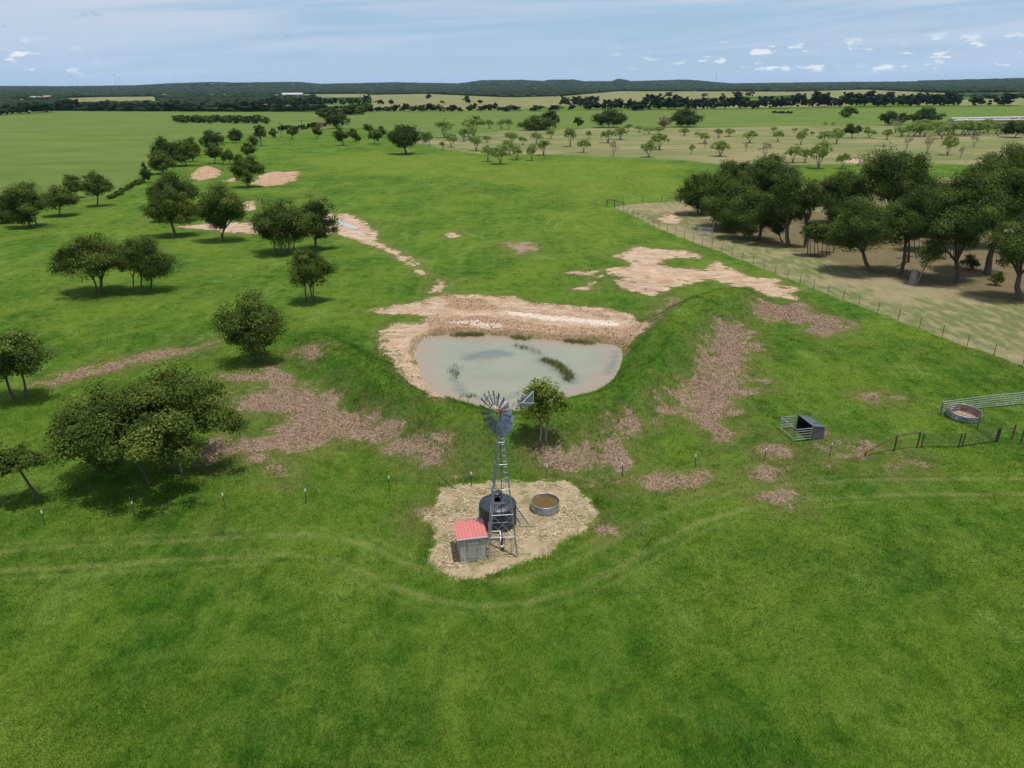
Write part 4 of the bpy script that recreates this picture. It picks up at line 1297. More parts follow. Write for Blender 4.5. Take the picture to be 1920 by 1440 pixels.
# ------------------------------------------------------------------ windmill
def windmill():
    FLp, FRp, BRp = ground(917, 1048), ground(971.6, 1044.8), ground(965.5, 1013)
    c = (FLp + BRp) / 2
    rz = math.atan2(FRp[1] - FLp[1], FRp[0] - FLp[0])
    half = .86
    root = thing('windmill', 'galvanised steel farm windmill with a bladed wheel and tail vane on a lattice tower', 'windmill', c, rz)
    top, th = 8.05, .11
    feet = [(-half, -half), (half, -half), (half, half), (-half, half)]
    pos = lambda k, z: Vector((feet[k][0] * (1 - z / top) + math.copysign(th, feet[k][0]) * z / top, feet[k][1] * (1 - z / top) + math.copysign(th, feet[k][1]) * z / top, z))
    for k in range(4):
        mb = MB()
        sx, sy = math.copysign(1, feet[k][0]), math.copysign(1, feet[k][1])
        a, b = pos(k, -.15), pos(k, top)
        w = .075
        mb.sheet([a, a + Vector((-sx * w, 0, 0)), b + Vector((-sx * w, 0, 0)), b], .012)
        mb.sheet([a + Vector((0, sy * .006, 0)), a + Vector((0, -sy * w, 0)), b + Vector((0, -sy * w, 0)), b + Vector((0, sy * .006, 0))], .012)
        mb.build('tower_leg', GALV, root)
    levels = [1.35, 2.75, 4.3, 5.8, 7.1]
    mb = MB()
    for z in levels:
        for k in range(4):
            mb.tube([pos(k, z), pos((k + 1) % 4, z)], .022, 5)
    mb.build('cross_bar', GALV, root)
    mb = MB()
    lv = [.0] + levels
    for z0, z1 in zip(lv[:-1], lv[1:]):
        for k in range(4):
            mb.tube([pos(k, z0 + .02), pos((k + 1) % 4, z1)], .009, 4)
            mb.tube([pos((k + 1) % 4, z0 + .02), pos(k, z1)], .009, 4)
    mb.build('brace_rod', GALV, root)
    mb = MB()
    for s in (-1, 1):
        a, b = pos(1, 4.2), pos(1, 7.9)
        mb.tube([Vector((a.x - .12 - .10 * s, a.y - .02, a.z)), Vector((b.x - .10 - .08 * s, b.y - .02, b.z))], .007, 4)
    z = 4.35
    while z < 7.8:
        a = pos(1, z)
        mb.tube([Vector((a.x - .21, a.y - .02, z)), Vector((a.x - .03, a.y - .02, z))], .006, 4); z += .33
    mb.build('tower_ladder', PIPE, root)
    mb = MB()
    mb.tube([(0, 0, -.1), (0, 0, .9)], .07, 8); mb.tube([(0, 0, .9), (0, 0, 8.6)], .02, 6)
    mb.build('pump_rod', RUST, root)
    mb = MB()
    for r in (.35,):
        mb.box((0, 0, 7.95), (.5, .5, .05)); mb.tube([(0, 0, 7.9), (0, 0, 8.7)], .07, 8)
    mb.build('mast', GALV, root)
    # head: axis points from the wheel back to the tail
    hub_w = np.array([at_y(934, 771, c[1])[0] - c[0], 0, 0])
    hub_z = 8.9
    yaw = math.radians(44) - rz
    ax = Vector((math.cos(yaw), math.sin(yaw), 0)); side = Vector((-ax.y, ax.x, 0)); up = Vector((0, 0, 1))
    O = Vector((.10, 0, hub_z))
    mb = MB()
    mb.tube([O - ax * .42, O - ax * .30, O - ax * .28, O + ax * .10], [.07, .10, .075, .075], 10)
    mb.tube([O + up * .0 - ax * .16, O + up * .22 - ax * .16], [.15, .10], 10)
    mb.tube([O - up * .34, O + up * .05], [.09, .14], 10)
    for s in (-1, 1):
        mb.tube([O - ax * .05 + side * .11 * s - up * .08, O - ax * .05 + side * .11 * s + up * .16], .035, 6)
    mb.build('gearbox', REDIRON, root, True)
    # wheel
    Wc = O - ax * .40
    ring = lambda r, off: [Wc + ax * off + side * (r * math.cos(t)) + up * (r * math.sin(t)) for t in [2 * math.pi * i / 36 for i in range(37)]]
    mb = MB()
    mb.tube(ring(.50, 0), .011, 5, False); mb.tube(ring(1.0, 0), .012, 5, False); mb.tube(ring(1.0, .07), .010, 5, False)
    for i in range(6):
        t = 2 * math.pi * (i + .5) / 6
        d = side * math.cos(t) + up * math.sin(t)
        mb.tube([Wc + d * .07, Wc + d * 1.0], .012, 5); mb.tube([Wc + ax * .2 + d * .06, Wc + ax * .03 + d * 1.0], .010, 5)
    wheel = mb.build('wheel', GALV, root)
    nb = 18
    for i in range(nb):
        t = 2 * math.pi * i / nb
        d = side * math.cos(t) + up * math.sin(t); tg = -side * math.sin(t) + up * math.cos(t)
        mb = MB()
        P_ = []
        for r, w, pit in ((.46, .085, 44), (.75, .125, 40), (1.02, .16, 36), (1.26, .185, 32)):
            a = math.radians(pit)
            e = tg * math.cos(a) + ax * math.sin(a) * PITCH_SIGN
            bow = (tg * math.sin(a) * PITCH_SIGN - ax * math.cos(a)) * .045
            P_.append([Wc + d * r + e * w * q + bow * (1 - q * q) for q in (-1, -.4, .3, 1)])
        vs = [p for row in P_ for p in row]
        nn_ = len(vs)
        off = (ax * .004)
        fs = []
        for a in range(3):
            for b in range(3):
                q = a * 4 + b
                fs.append((q, q + 1, q + 5, q + 4))
        mb.add(vs, fs)
        mb.add([p + off for p in vs], [f[::-1] for f in fs])
        mb.build('blade', GALV_BLADE, wheel, True)
    # tail
    mb = MB()
    for s in (-1, 1):
        mb.tube([O + ax * .05 + up * (.10 if s > 0 else -.10), O + ax * 1.55 + up * .02 * s], .018, 5)
    mb.tube([O + ax * .3 + up * .08, O + ax * .7 - up * .05], .012, 5)
    mb.build('tail_boom', GALV, root)
    V2 = lambda a, z: O + ax * a + up * z
    mb = MB()
    mb.sheet([V2(1.30, -.18), V2(1.42, -.27), V2(2.28, -.42), V2(2.42, -.32), V2(2.42, .36), V2(2.28, .47), V2(1.42, .22), V2(1.30, .11)], .012)
    vane = mb.build('vane', GALV_BLADE, root)
    mb = MB()
    for s in (-1, 1):
        o2 = side * .014 * s
        mb.tube([V2(1.52, -.02) + o2, V2(2.36, .41) + o2], .010, 5); mb.tube([V2(1.52, -.02) + o2, V2(2.36, -.32) + o2], .010, 5); mb.tube([V2(2.36, -.32) + o2, V2(2.36, .41) + o2], .009, 5)
    mb.build('vane_brace', WHITE, vane)
    mb = MB()
    pts = [O - ax * .1 + side * (.62 * math.cos(t)) + up * (.62 * math.sin(t)) for t in [math.radians(a) for a in range(10, 100, 12)]]
    mb.tube(pts, .014, 5); mb.tube([O, pts[0]], .012, 5)
    mb.build('brake_arm', WHITE, root)
    return root


PITCH_SIGN = -1.0
windmill()


# ------------------------------------------------------------------ water tank, shed, stock tank and small things on the straw pad
def water_tank():
    f = ground(934, 1001.5)
    c = np.array([f[0], f[1] + 1.15, 0]); c[0] = c[0] * c[1] / f[1]
    c[2] = H1(c[0], c[1])
    root = thing('water_tank', 'black plastic round water tank with a domed top behind the windmill tower', 'water tank', c)
    mb = MB()
    prof = [(0.0, 0), (1.12, 0), (1.14, .03)]
    z = .08
    for k in range(5):
        prof += [(1.14, z), (1.14, z + .20), (1.125, z + .215), (1.125, z + .24)]; z += .26
    prof += [(1.14, 1.38), (1.12, 1.46), (1.04, 1.53), (.80, 1.62), (.5, 1.69), (.27, 1.72)]
    mb.lathe(prof, 48).build('tank_body', BLACKPOLY, root, True)
    mb = MB()
    mb.lathe([(.0, 1.50), (.27, 1.50), (.27, 1.80), (.31, 1.805), (.31, 1.87), (.27, 1.895), (.0, 1.90)], 28, (-.1, .62, 0))
    mb.build('lid', BLACKPOLY, root, False)
    mb = MB()
    for k in range(8):
        a = 2 * math.pi * k / 8 + .2
        mb.tube([(math.cos(a) * .32, math.sin(a) * .32, 1.715), (math.cos(a) * .75, math.sin(a) * .75, 1.635), (math.cos(a) * 1.05, math.sin(a) * 1.05, 1.525)], .022, 5)
    mb.build('dome_rib', BLACKPOLY, root, True)
    mb = MB()
    mb.tube([(-1.20, .05, .35), (-1.28, .0, .35), (-1.36, .0, .35), (-1.36, 0, .12), (-1.36, -.02, -.02)], .035, 8)
    mb.build('outlet_pipe', WHITE, root, True)
    mb = MB()
    mb.tube([(-1.165, -.1, 0), (-1.165, -.1, 1.4)], .02, 6)
    mb.build('level_gauge', WHITE, root)


water_tank()


def shed():
    a, b = ground(864, 1056.4), ground(911, 1050.5)
    rz = math.atan2(b[1] - a[1], b[0] - a[0])
    root = thing('pump_shed', 'small weathered board shed with a flat red metal roof beside the windmill', 'shed', a, rz)
    w = float(np.hypot(*(b - a)[:2])); dpt = 1.75; hf, hb = 1.62, 1.50
    # boards: front, back and sides one wall mesh each
    def boards(p0, p1, h0, h1, name, mat, gap=.012):
        mb = MB()
        p0, p1 = Vector(p0), Vector(p1)
        L = (p1 - p0).length; n = int(L / .155); d = (p1 - p0) / n
        nrm = Vector((-(p1 - p0).y, (p1 - p0).x, 0)).normalized()
        for k in range(n):
            q0 = p0 + d * k + d.normalized() * gap / 2; q1 = p0 + d * (k + 1) - d.normalized() * gap / 2
            off = nrm * random.uniform(-.008, .008)
            ha = h0 + (h1 - h0) * (k + .0) / n; hb_ = h0 + (h1 - h0) * (k + 1) / n
            mb.sheet([q0 + off, q1 + off, q1 + off + Vector((0, 0, hb_)), q0 + off + Vector((0, 0, ha))], .022)
        return mb.build(name, mat, root)
    boards((0, 0, -.03), (w, 0, -.03), hf, hf, 'front_wall', WOODB)
    boards((0, dpt, -.03), (w, dpt, -.03), hb, hb, 'back_wall', WOODB)
    boards((-.012, .012, -.03), (-.012, dpt - .012, -.03), hf, hb, 'side_wall', WOODB)
    boards((w + .012, .012, -.03), (w + .012, dpt - .012, -.03), hf, hb, 'side_wall', WOODB)
    mb = MB()
    for x in (0.06, w - .06):
        for y in (.06, dpt - .06):
            mb.box((x, y, hb / 2 - .02), (.08, .08, hb - .02))
    mb.build('corner_post', WOODB, root)
    mb = MB()
    ov = .14
    x0, x1, y0, y1 = -ov - .03, w + ov, -.07, dpt + .14
    z0, z1 = hf + .04, hb + .04
    n = 9
    vs = []; fs = []
    k = 0
    prof = []
    for i in range(n):
        u0 = x0 + (x1 - x0) * i / n; u1 = x0 + (x1 - x0) * (i + 1) / n
        prof += [(u0, 0), (u0 + (u1 - u0) * .70, 0), (u0 + (u1 - u0) * .78, .028), (u0 + (u1 - u0) * .92, .028)]
    prof.append((x1, 0))
    for (u, h) in prof:
        vs += [(u, y0, z0 + h), (u, y1, z1 + h), (u, y0, z0 + h - .018), (u, y1, z1 + h - .018)]
    m_ = len(prof)
    for i in range(m_ - 1):
        p, q = i * 4, i * 4 + 4
        fs += [(p, q, q + 1, p + 1), (p + 2, p + 3, q + 3, q + 2), (p, p + 2, q + 2, q), (p + 1, q + 1, q + 3, p + 3)]
    fs += [(0, 1, 3, 2), ((m_ - 1) * 4, (m_ - 1) * 4 + 2, (m_ - 1) * 4 + 3, (m_ - 1) * 4 + 1)]
    mb.add(vs, fs).build('roof', REDROOF, root)
    mb = MB()
    mb.box(((x0 + x1) / 2, y0 - .012, z0 - .03), (x1 - x0, .02, .07))
    mb.build('roof_trim', DULLWHITE, root)
    mb = MB()
    mb.box((w * .5, -.03, .8), (.62, .02, 1.40)); mb.box((w * .5, -.045, .35), (.62, .012, .1)); mb.box((w * .5, -.045, 1.25), (.62, .012, .1))
    dr = mb.build('door', WOODD, root)
    mb = MB(); mb.tube([(w * .5 + .25, -.045, .80), (w * .5 + .25, -.075, .82), (w * .5 + .25, -.075, .92), (w * .5 + .25, -.045, .94)], .009, 5)
    mb.build('handle', RUST, dr)


WOODB = simple('shed_boards', (.44, .44, .35), (.20, .20, .165), .9, nscale=5, bumps=.4, stretch=(5, 5, .35))
WOODD = simple('shed_door_boards', (.36, .345, .31), (.19, .18, .16), .9, nscale=5, bumps=.4, stretch=(6, 6, .35))
shed()


def stock_tank(px, py, r, h, label, wmat, wl, ins, tilt=0):
    f = ground(px, py)
    k = r / math.hypot(f[0], f[1])
    c = f * (1 + k); c[2] = H1(c[0], c[1])
    root = thing('stock_tank', label, 'stock tank', c)
    root.rotation_euler = (tilt, 0, 0)
    mb = MB()
    mb.lathe([(r, -.03), (r, h * .3), (r + .012, h * .33), (r, h * .36), (r, h * .64), (r + .012, h * .67), (r, h * .70), (r, h)], 48)
    mb.build('wall', GALV, root, True)
    mb = MB()
    mb.lathe([(r - .012, h), (r - .012, .03), (0, .02)], 48)
    mb.build('lining', ins, root, True)
    mb = MB()
    mb.tube([(math.cos(t) * (r - .003), math.sin(t) * (r - .003), h) for t in [2 * math.pi * i / 48 for i in range(49)]], .022, 6, False)
    mb.build('rim', GALV, root, True)
    if wl:
        mb = MB()
        mb.lathe([(r - .013, wl), (0, wl)], 48)
        mb.build('water', wmat, root)
    mb = MB()
    a = math.radians(215)
    mb.box((math.cos(a) * (r + .01), math.sin(a) * (r + .01), h * .55), (.12, .03, .10), a + math.pi / 2)
    mb.build('drain_plate', WHITE, root)


stock_tank(1022, 969.5, .90, .60, 'round galvanised stock tank full of brown water on the straw pad', BROWNWATER, .44, RUSTY_IN)
stock_tank(1803, 793, 1.22, .62, 'empty round galvanised stock tank with a rusty floor beside pipe panels', None, 0, RUSTY_IN, .06)


def ladder():
    a, b, c_, d = ground(982, 991), ground(996, 990.5), ground(969, 952), ground(957, 954)
    root = thing('ladder', 'weathered wooden ladder lying on the straw beside the black tank', 'ladder', a)
    L = [Vector(p - a) + Vector((0, 0, .10)) for p in (a, b, c_, d)]
    mb = MB(); mb.tube([L[0], L[3]], .035, 5); mb.build('rail', WOOD_GREY, root)
    mb = MB(); mb.tube([L[1], L[2]], .035, 5); mb.build('rail', WOOD_GREY, root)
    for k in range(8):
        u = (k + .6) / 8
        mb = MB(); mb.tube([L[0].lerp(L[3], u), L[1].lerp(L[2], u)], .022, 5); mb.build('rung', WOOD_GREY, root)


ladder()


def well():
    g = ground(942, 1031)
    root = thing('well_head', 'capped well head with white pipe elbows under the windmill tower', 'well head', g)
    mb = MB(); mb.lathe([(.0, 0), (.10, 0), (.10, .24), (.0, .24)], 14); mb.build('casing', RUST, root)
    mb = MB(); mb.lathe([(.0, .24), (.115, .24), (.115, .31), (.06, .34), (.0, .34)], 14); mb.build('cap', WHITE, root)
    a = Vector(ground(938.5, 1018) - g); b = Vector(ground(938, 1004) - g); c = Vector(ground(921, 1004.5) - g)
    up = Vector((0, 0, .30))
    mb = MB(); mb.tube([Vector((0, 0, .30)), a + up, b + up, c + up], .034, 8); mb.build('pipe', WHITE, root, True)


well()


def hose():
    pts = [(823, 890, .75), (826, 893, .85), (834, 901, .5), (843, 909, .2), (851, 915, .06), (858, 919, .04)]
    g = ground(842, 912)
    mb = MB()
    P_ = []
    for px, py, h in pts:
        p = at(px, py, h); P_.append(p - g)
    mb.tube(P_, .035, 7)
    o = mb.build('hose', RUBBER, None, True)
    o.location = tuple(map(float, g))
    tag(o, 'thick black hose drooping from the fence onto the straw pad', 'hose')


hose()


# ------------------------------------------------------------------ fences
def wire_fence(label, posts, height_, r, pmat, wires, cap=None, group=None, name='wire_fence', wr=.004, hs=None):
    g0 = posts[0]
    root = thing(name, label, 'fence', g0, 0, group)
    L = [Vector(p - g0) for p in posts]
    rng = random.Random(5)
    tops = []
    for k, p in enumerate(L):
        t = p + Vector((rng.uniform(-.05, .05), rng.uniform(-.05, .05), height_ if hs is None else hs[k]))
        tops.append(t)
        mb = MB(); mb.tube([p - Vector((0, 0, .1)), t], r, 6)
        po = mb.build('post', pmat, root)
        if cap:
            mb = MB(); mb.tube([p.lerp(t, .84), p.lerp(t, 1.01)], r * 1.25, 6); mb.build('cap', cap, po)
    for w in wires:
        mb = MB(); mb.tube([p.lerp(t, w) for p, t in zip(L, tops)], wr, 4); mb.build('wire', DARKPOST if wr < .002 else GALV, root)
    return root


def along(px_list, spacing):
    P_ = [ground(*p) for p in px_list]
    out = []
    for a, b in zip(P_[:-1], P_[1:]):
        n = max(1, int(round(np.linalg.norm(b - a) / spacing)))
        for k in range(n):
            q = a + (b - a) * k / n; q[2] = H1(q[0], q[1]); out.append(q)
    out.append(P_[-1])
    return out


wire_fence('long wire fence of thin dark posts running diagonally along the dry enclosure',
           along([(1152, 389), (1236, 428), (1300, 453), (1392, 487), (1500, 532), (1610, 573), (1767, 631), (1917, 687), (2050, 735)], 2.9), 1.25, .035, DARKPOST, (.25, .5, .72, .93))
wire_fence('far wire fence behind the dry enclosure running to the grove', along([(1168, 383), (1275, 376)], 4.5), 1.3, .05, DARKPOST, (.3, .6, .9))
TP = [(84, 986), (252, 968), (423, 952), (574, 944), (730, 919), (884, 911), (1025, 898), (1167, 893), (1303, 878), (1433, 865), (1555, 855)]
wire_fence('front fence of thin green steel posts with white tips behind the windmill', [ground(*p) for p in [(-70, 1003)] + TP], 1.05, .03, DARKPOST, (.90,), cap=WHITE, wr=.0013)


def brace(label, pts, rails, mat, r=.06, name='pipe_brace'):
    """pts: (px, py of foot, height); rails: list of polylines ((index, share of height) ...)"""
    g0 = ground(*pts[0][:2])
    root = thing(name, label, 'fence brace', g0)
    L = [(Vector(ground(p[0], p[1]) - g0), p[2]) for p in pts]
    for p, h in L:
        if h > 0:
            mb = MB(); mb.tube([p - Vector((0, 0, .1)), p + Vector((0, 0, h))], r, 7); mb.build('post', mat, root)
    for rl in rails:
        mb = MB(); mb.tube([L[i][0] + Vector((0, 0, L[i][1] * s + .02)) for i, s in rl], r * .8, 7); mb.build('rail', mat, root)


brace('rusty brown pipe corner brace with a sloping rail in the front fence', [(1622, 856, .35), (1676, 846, 1.28), (1719, 840, 1.30), (1727, 839, 0)], [[(0, 1), (1, .99)], [(1, .99), (2, 1.0)]], RUST, .065)
brace('dark corner brace at the far corner of the diagonal fence', [(1138, 387, 1.5), (1152, 388, 1.5), (1170, 383, .3)], [[(0, .95), (1, .95)], [(1, .95), (2, 1)]], DARKPOST, .09)


def panels(label, feet, h, nr, mat, r=.024, wires=0, name='pipe_panel_fence', group=None, pr=.035):
    g0 = ground(*feet[0])
    root = thing(name, label, 'fence', g0, 0, group)
    L = [Vector(ground(*p) - g0) for p in feet]
    for p in L:
        mb = MB(); mb.tube([p - Vector((0, 0, .08)), p + Vector((0, 0, h + .06))], pr, 6); mb.build('post', mat, root)
    for k in range(nr):
        z = h * (k + .6) / (nr - .4)
        mb = MB(); mb.tube([p + Vector((0, 0, z)) for p in L], r, 6); mb.build('rail', mat, root)
    if wires:
        mb = MB()
        for a, b in zip(L[:-1], L[1:]):
            n = max(2, int((b - a).length / wires))
            for k in range(1, n):
                q = a.lerp(b, k / n); mb.tube([q + Vector((0, 0, .12)), q + Vector((0, 0, h))], .008, 4)
        mb.build('mesh_wire', mat, root)


panels('grey five rail pipe panels behind the empty stock tank', [(1761, 777), (1826, 768), (1850, 765), (1892, 761), (1912, 759), (1985, 752)], 1.12, 6, PIPE, .028)
panels('thin low panel in front of the empty stock tank', [(1763, 779), (1832, 804), (1868, 829)], 1.0, 4, DARKPOST, .016, .9, pr=.04)
panels('dark wire panels joined to the rusty corner brace', [(1727, 839), (1797, 839), (1804, 838), (1866, 829), (1870, 829)], 1.12, 5, DARKPOST, .018, .55, pr=.05)
wire_fence('dark pipe posts with sagging wires at the right edge', [ground(*p) for p in [(1870, 829), (1897, 824), (1913, 833), (1960, 846), (2010, 858)]], 1.25, .06, RUST, (.35, .65, .92), wr=.006)


# ------------------------------------------------------------------ calf hutch and its pen
def hutch():
    A, B, C_ = ground(1461, 805.5), ground(1490, 829), ground(1517, 823)
    d1 = (B - A)[:2]; L1 = float(np.hypot(*d1)); d1 = d1 / L1
    n1 = np.array([-d1[1], d1[0]])
    if n1[0] < 0: n1 = -n1
    rz = math.atan2(n1[1], n1[0])
    pen = 1.35
    o = B + np.array([n1[0] * pen, n1[1] * pen, 0])
    o[2] = H1(o[0], o[1])
    root = thing('calf_hutch', 'dark grey plastic calf hutch with an open front facing a small pipe pen', 'calf hutch', o, rz)
    # local x: away from the opening; local y: from B towards A
    w = L1 * .92; dp = 1.05; h0, h1 = 1.22, .98
    prof = lambda x, ins: h0 + (h1 - h0) * x / dp - ins
    def shell(i, m):
        vs = [(0 + i * .0, i, 0), (dp - i, i, 0), (dp - i, w - i, 0), (0, w - i, 0), (0, i, prof(0, i)), (dp - i, i + .06, prof(dp - i, i)), (dp - i, w - i - .06, prof(dp - i, i)), (0, w - i, prof(0, i))]
        m.add(vs, [(0, 1, 5, 4), (1, 2, 6, 5), (2, 3, 7, 6), (4, 5, 6, 7)])
    mb = MB(); shell(0, mb); mb.build('shell', GREYPOLY, root)
    mb = MB(); shell(.03, mb); mb.build('inside', BLACKPOLY, root)
    mb = MB()
    for p, q in (((0, .0, 0), (0, .0, h0)), ((0, w, 0), (0, w, h0)), ((0, 0, h0), (0, w, h0)), ((0, 0, h0), (dp, .06, h1)), ((0, w, h0), (dp, w - .06, h1)), ((dp, .06, h1), (dp, w - .06, h1))):
        mb.tube([p, q], .035, 6)
    mb.build('edge_rib', GREYPOLY, root, True)
    mb = MB(); mb.box((dp * .55, w * .5, prof(dp * .55, 0) + .02), (.5, .7, .05)); mb.build('roof_vent', GREYPOLY, root)
    # pen
    root2 = thing('pipe_pen', 'small grey pipe pen enclosing the open front of the calf hutch', 'pen', B, rz)
    Lw = L1
    hts = (.2, .42, .64, .86, 1.05)
    for p in ((-.0, 0), (0, Lw), (pen - .08, 0), (pen - .08, Lw), (0, Lw * .25), (0, Lw * .5), (0, Lw * .75)):
        mb = MB(); mb.tube([(p[0], p[1], -.06), (p[0], p[1], 1.08)], .024, 6); mb.build('post', PIPE, root2)
    for a, b in (((0, 0), (pen - .08, 0)), ((0, Lw), (pen - .08, Lw)), ((0, 0), (0, Lw))):
        for z in (hts if a[1] == b[1] else (hts[-1], hts[0])):
            mb = MB(); mb.tube([(a[0], a[1], z), (b[0], b[1], z)], .022, 6); mb.build('rail', PIPE, root2)


hutch()


# ------------------------------------------------------------------ things in the grove
def stump():
    g = ground(1711, 531)
    root = thing('tree_stump', 'pale grey tree stump at the front of the grove', 'stump', g)
    mb = MB()
    vs = []; fs = []
    n = 14
    for i, (z, r) in enumerate(((-.1, .62), (.1, .52), (.6, .45), (1.2, .44), (1.55, .42))):
        for k in range(n):
            t = 2 * math.pi * k / n
            q = r * (1 + .10 * math.sin(3 * t + .6) + .06 * math.sin(7 * t))
            vs.append((q * math.cos(t), q * math.sin(t), z + (.18 * math.sin(2 * t) if i == 4 else 0)))
    for i in range(4):
        for k in range(n):
            a = i * n + k; b = i * n + (k + 1) % n
            fs.append((a, b, b + n, a + n))
    vs.append((0, 0, 1.48)); c = len(vs) - 1
    mb.add(vs, fs).build('trunk', WOOD_GREY, root, True)
    mb = MB(); mb.add([v for v in vs[4 * n:5 * n]] + [vs[c]], [(k, (k + 1) % n, n) for k in range(n)])
    mb.build('cut_face', BARK_PALE, root)


stump()


def feeder():
    g = ground(1311, 443)
    root = thing('wire_feeder', 'square wire cage feeder with a dark trough on the dry grass', 'feeder', g)
    w = 2.3
    for p in ((0, 0), (w, 0), (w, 1.4), (0, 1.4)):
        mb = MB(); mb.tube([(p[0], p[1], -.05), (p[0], p[1], 1.35)], .03, 5); mb.build('post', PIPE, root)
    mb = MB()
    for z in (.2, .5, .8, 1.1, 1.3):
        mb.tube([(0, 0, z), (w, 0, z), (w, 1.4, z), (0, 1.4, z), (0, 0, z)], .013, 4)
    for k in range(1, 8):
        mb.tube([(w * k / 8, 0, .1), (w * k / 8, 0, 1.3)], .010, 4); mb.tube([(w * k / 8, 1.4, .1), (w * k / 8, 1.4, 1.3)], .010, 4)
    mb.build('wire_panel', PIPE, root)
    mb = MB(); mb.box((w * .55, .9, 1.05), (1.5, .8, .22), 0, (1.1, 1.1)); mb.build('trough', BLACKPOLY, root)
    mb = MB(); mb.tube([(w + .1, .3, 0), (w + .1, .3, 2.6)], .05, 6); mb.build('tall_post', PIPE, root)


feeder()


def white_tank():
    a, b = ground(1690, 436), ground(1850, 428)
    c = (a + b) / 2
    L = float(np.hypot(*(b - a)[:2])); rz = math.atan2(b[1] - a[1], b[0] - a[0])
    root = thing('long_tank', 'long white cylindrical tank with a rusty end lying behind the grove', 'tank', c, rz)
    r = 1.25
    prof = [(-L / 2, r), (L / 2 - .3, r), (L / 2, r * .75), (L / 2 + .12, .1)]
    mb = MB(); mb.tube([(x, 0, r + .45) for x, _ in prof], [q for _, q in prof], 22); mb.build('shell', DULLWHITE, root, True)
    mb = MB(); mb.tube([(-L / 2 - .12, 0, r + .45), (-L / 2 - .003, 0, r + .45)], [r * .8, r * .98], 22); mb.build('end_cap', RUST, root, True)
    for x in (-L * .35, -L * .1, L * .15, L * .38):
        mb = MB(); mb.box((x, 0, .3), (.4, 2.0, .75)); mb.build('cradle', WOOD_GREY, root)


white_tank()


def barn(name, label, px, py, w, d, h, wall, roofm, rz=0.0, cat='building'):
    g = at(px, py)
    root = thing(name, label, cat, g, rz)
    mb = MB(); mb.box((0, 0, h / 2 - .2), (w, d, h + .4)); mb.build('wall', wall, root)
    mb = MB()
    e = .4; rise = d * .22
    vs = [(-w / 2 - e, -d / 2 - e, h), (w / 2 + e, -d / 2 - e, h), (w / 2 + e, 0, h + rise), (-w / 2 - e, 0, h + rise), (-w / 2 - e, d / 2 + e, h), (w / 2 + e, d / 2 + e, h)]
    vs += [(x, y, z - .15) for x, y, z in vs]
    mb.add(vs, [(0, 1, 2, 3), (3, 2, 5, 4), (7, 6, 9, 8), (8, 9, 10, 11), (0, 6, 7, 1), (4, 5, 11, 10), (0, 3, 9, 6), (3, 4, 10, 9), (1, 7, 8, 2), (2, 8, 11, 5)])
    mb.add([(-w / 2, -d / 2, h - .01), (-w / 2, d / 2, h - .01), (-w / 2, 0, h + rise - .2)], [(0, 1, 2)]); mb.add([(w / 2, -d / 2, h - .01), (w / 2, d / 2, h - .01), (w / 2, 0, h + rise - .2)], [(0, 2, 1)])
    mb.build('roof', roofm, root)
    mb = MB(); mb.box((w * .12, -d / 2 - .04, h * .36), (w * .22, .06, h * .72)); mb.build('door', ROOFGREY, root)


barn('farm_shed', 'low grey roofed shed glimpsed between the grove trees', 1566, 380, 5, 3.5, 2.2, DULLWHITE, ROOFGREY, .3, 'shed')
barn('open_shed', 'brown low shed roof among bushes near the dark tree clump', 601, 237, 8, 4, 2.0, RUST, RUST, .1, 'shed')
barn('white_barn', 'long white metal barn right of the left wood', 410, 181.5, 52, 16, 2.6, FARWHITE, FARWHITE, .05)
barn('white_barn', 'long white metal barn in the centre distance', 549, 179, 58, 18, 3.0, FARWHITE, FARWHITE, -.05)
barn('white_house', 'tiny white house in front of the left hills', 312, 182.5, 16, 12, 5, FARWHITE, FARWHITE)
barn('white_house', 'tiny white house under the central hills', 677, 166.5, 26, 20, 8, FARWHITE, FARWHITE)
barn('grey_house', 'grey roofed house in the far left wood', 69, 189, 18, 12, 6, DULLWHITE, ROOFGREY, .2)
barn('brown_house', 'pale brown house right of the grey roofed house', 91, 187, 18, 12, 6, RUSTY_IN, RUSTY_IN)
barn('white_house', 'pair of pale roofs in the far left wood', 117, 172.5, 26, 16, 8, FARWHITE, FARWHITE)
barn('white_house', 'small white house beside the middle hedge', 496, 203.5, 9, 7, 3.5, FARWHITE, FARWHITE)
barn('white_house', 'white house among the trees of the right wood', 1630, 192.5, 12, 9, 6, FARWHITE, FARWHITE)


def bale_row(px0, py0, px1, py1, label):
    a, b = at(px0, py0), at(px1, py1)
    L = float(np.hypot(*(b - a)[:2])); n = int(L / 2.6)
    root = thing('wrapped_bale_row', label, 'bale row', a, math.atan2(b[1] - a[1], b[0] - a[0]), 'rows of white wrapped bales')
    mb = MB()
    for k in range(n):
        x = L * k / n; r = .85 + random.uniform(-.08, .08)
        mb.tube([(x, 0, r), (x + .25, 0, r), (x + L / n - .25, 0, r), (x + L / n - .02, 0, r)], [r * .86, r, r, r * .86], 12)
    o = mb.build('wrap', FARWHITE, root, True)


bale_row(1783, 225.5, 1990, 221.5, 'upper long row of white wrapped bales in the right field')
bale_row(1786, 229, 1990, 226.5, 'lower long row of white wrapped bales in the right field')


def pole(px, py, ty, label):
    g = at(px, py)
    h = at_y(px, ty, g[1])[2]
    root = thing('utility_pole', label, 'utility pole', g, 0, 'utility poles in the middle pasture')
    mb = MB(); mb.tube([(0, 0, -.3), (0, 0, h)], [.2, .14], 7); mb.build('pole', BARK, root)
    mb = MB(); mb.box((0, 0, h - .6), (2.4, .14, .16)); mb.build('crossarm', BARK, root)


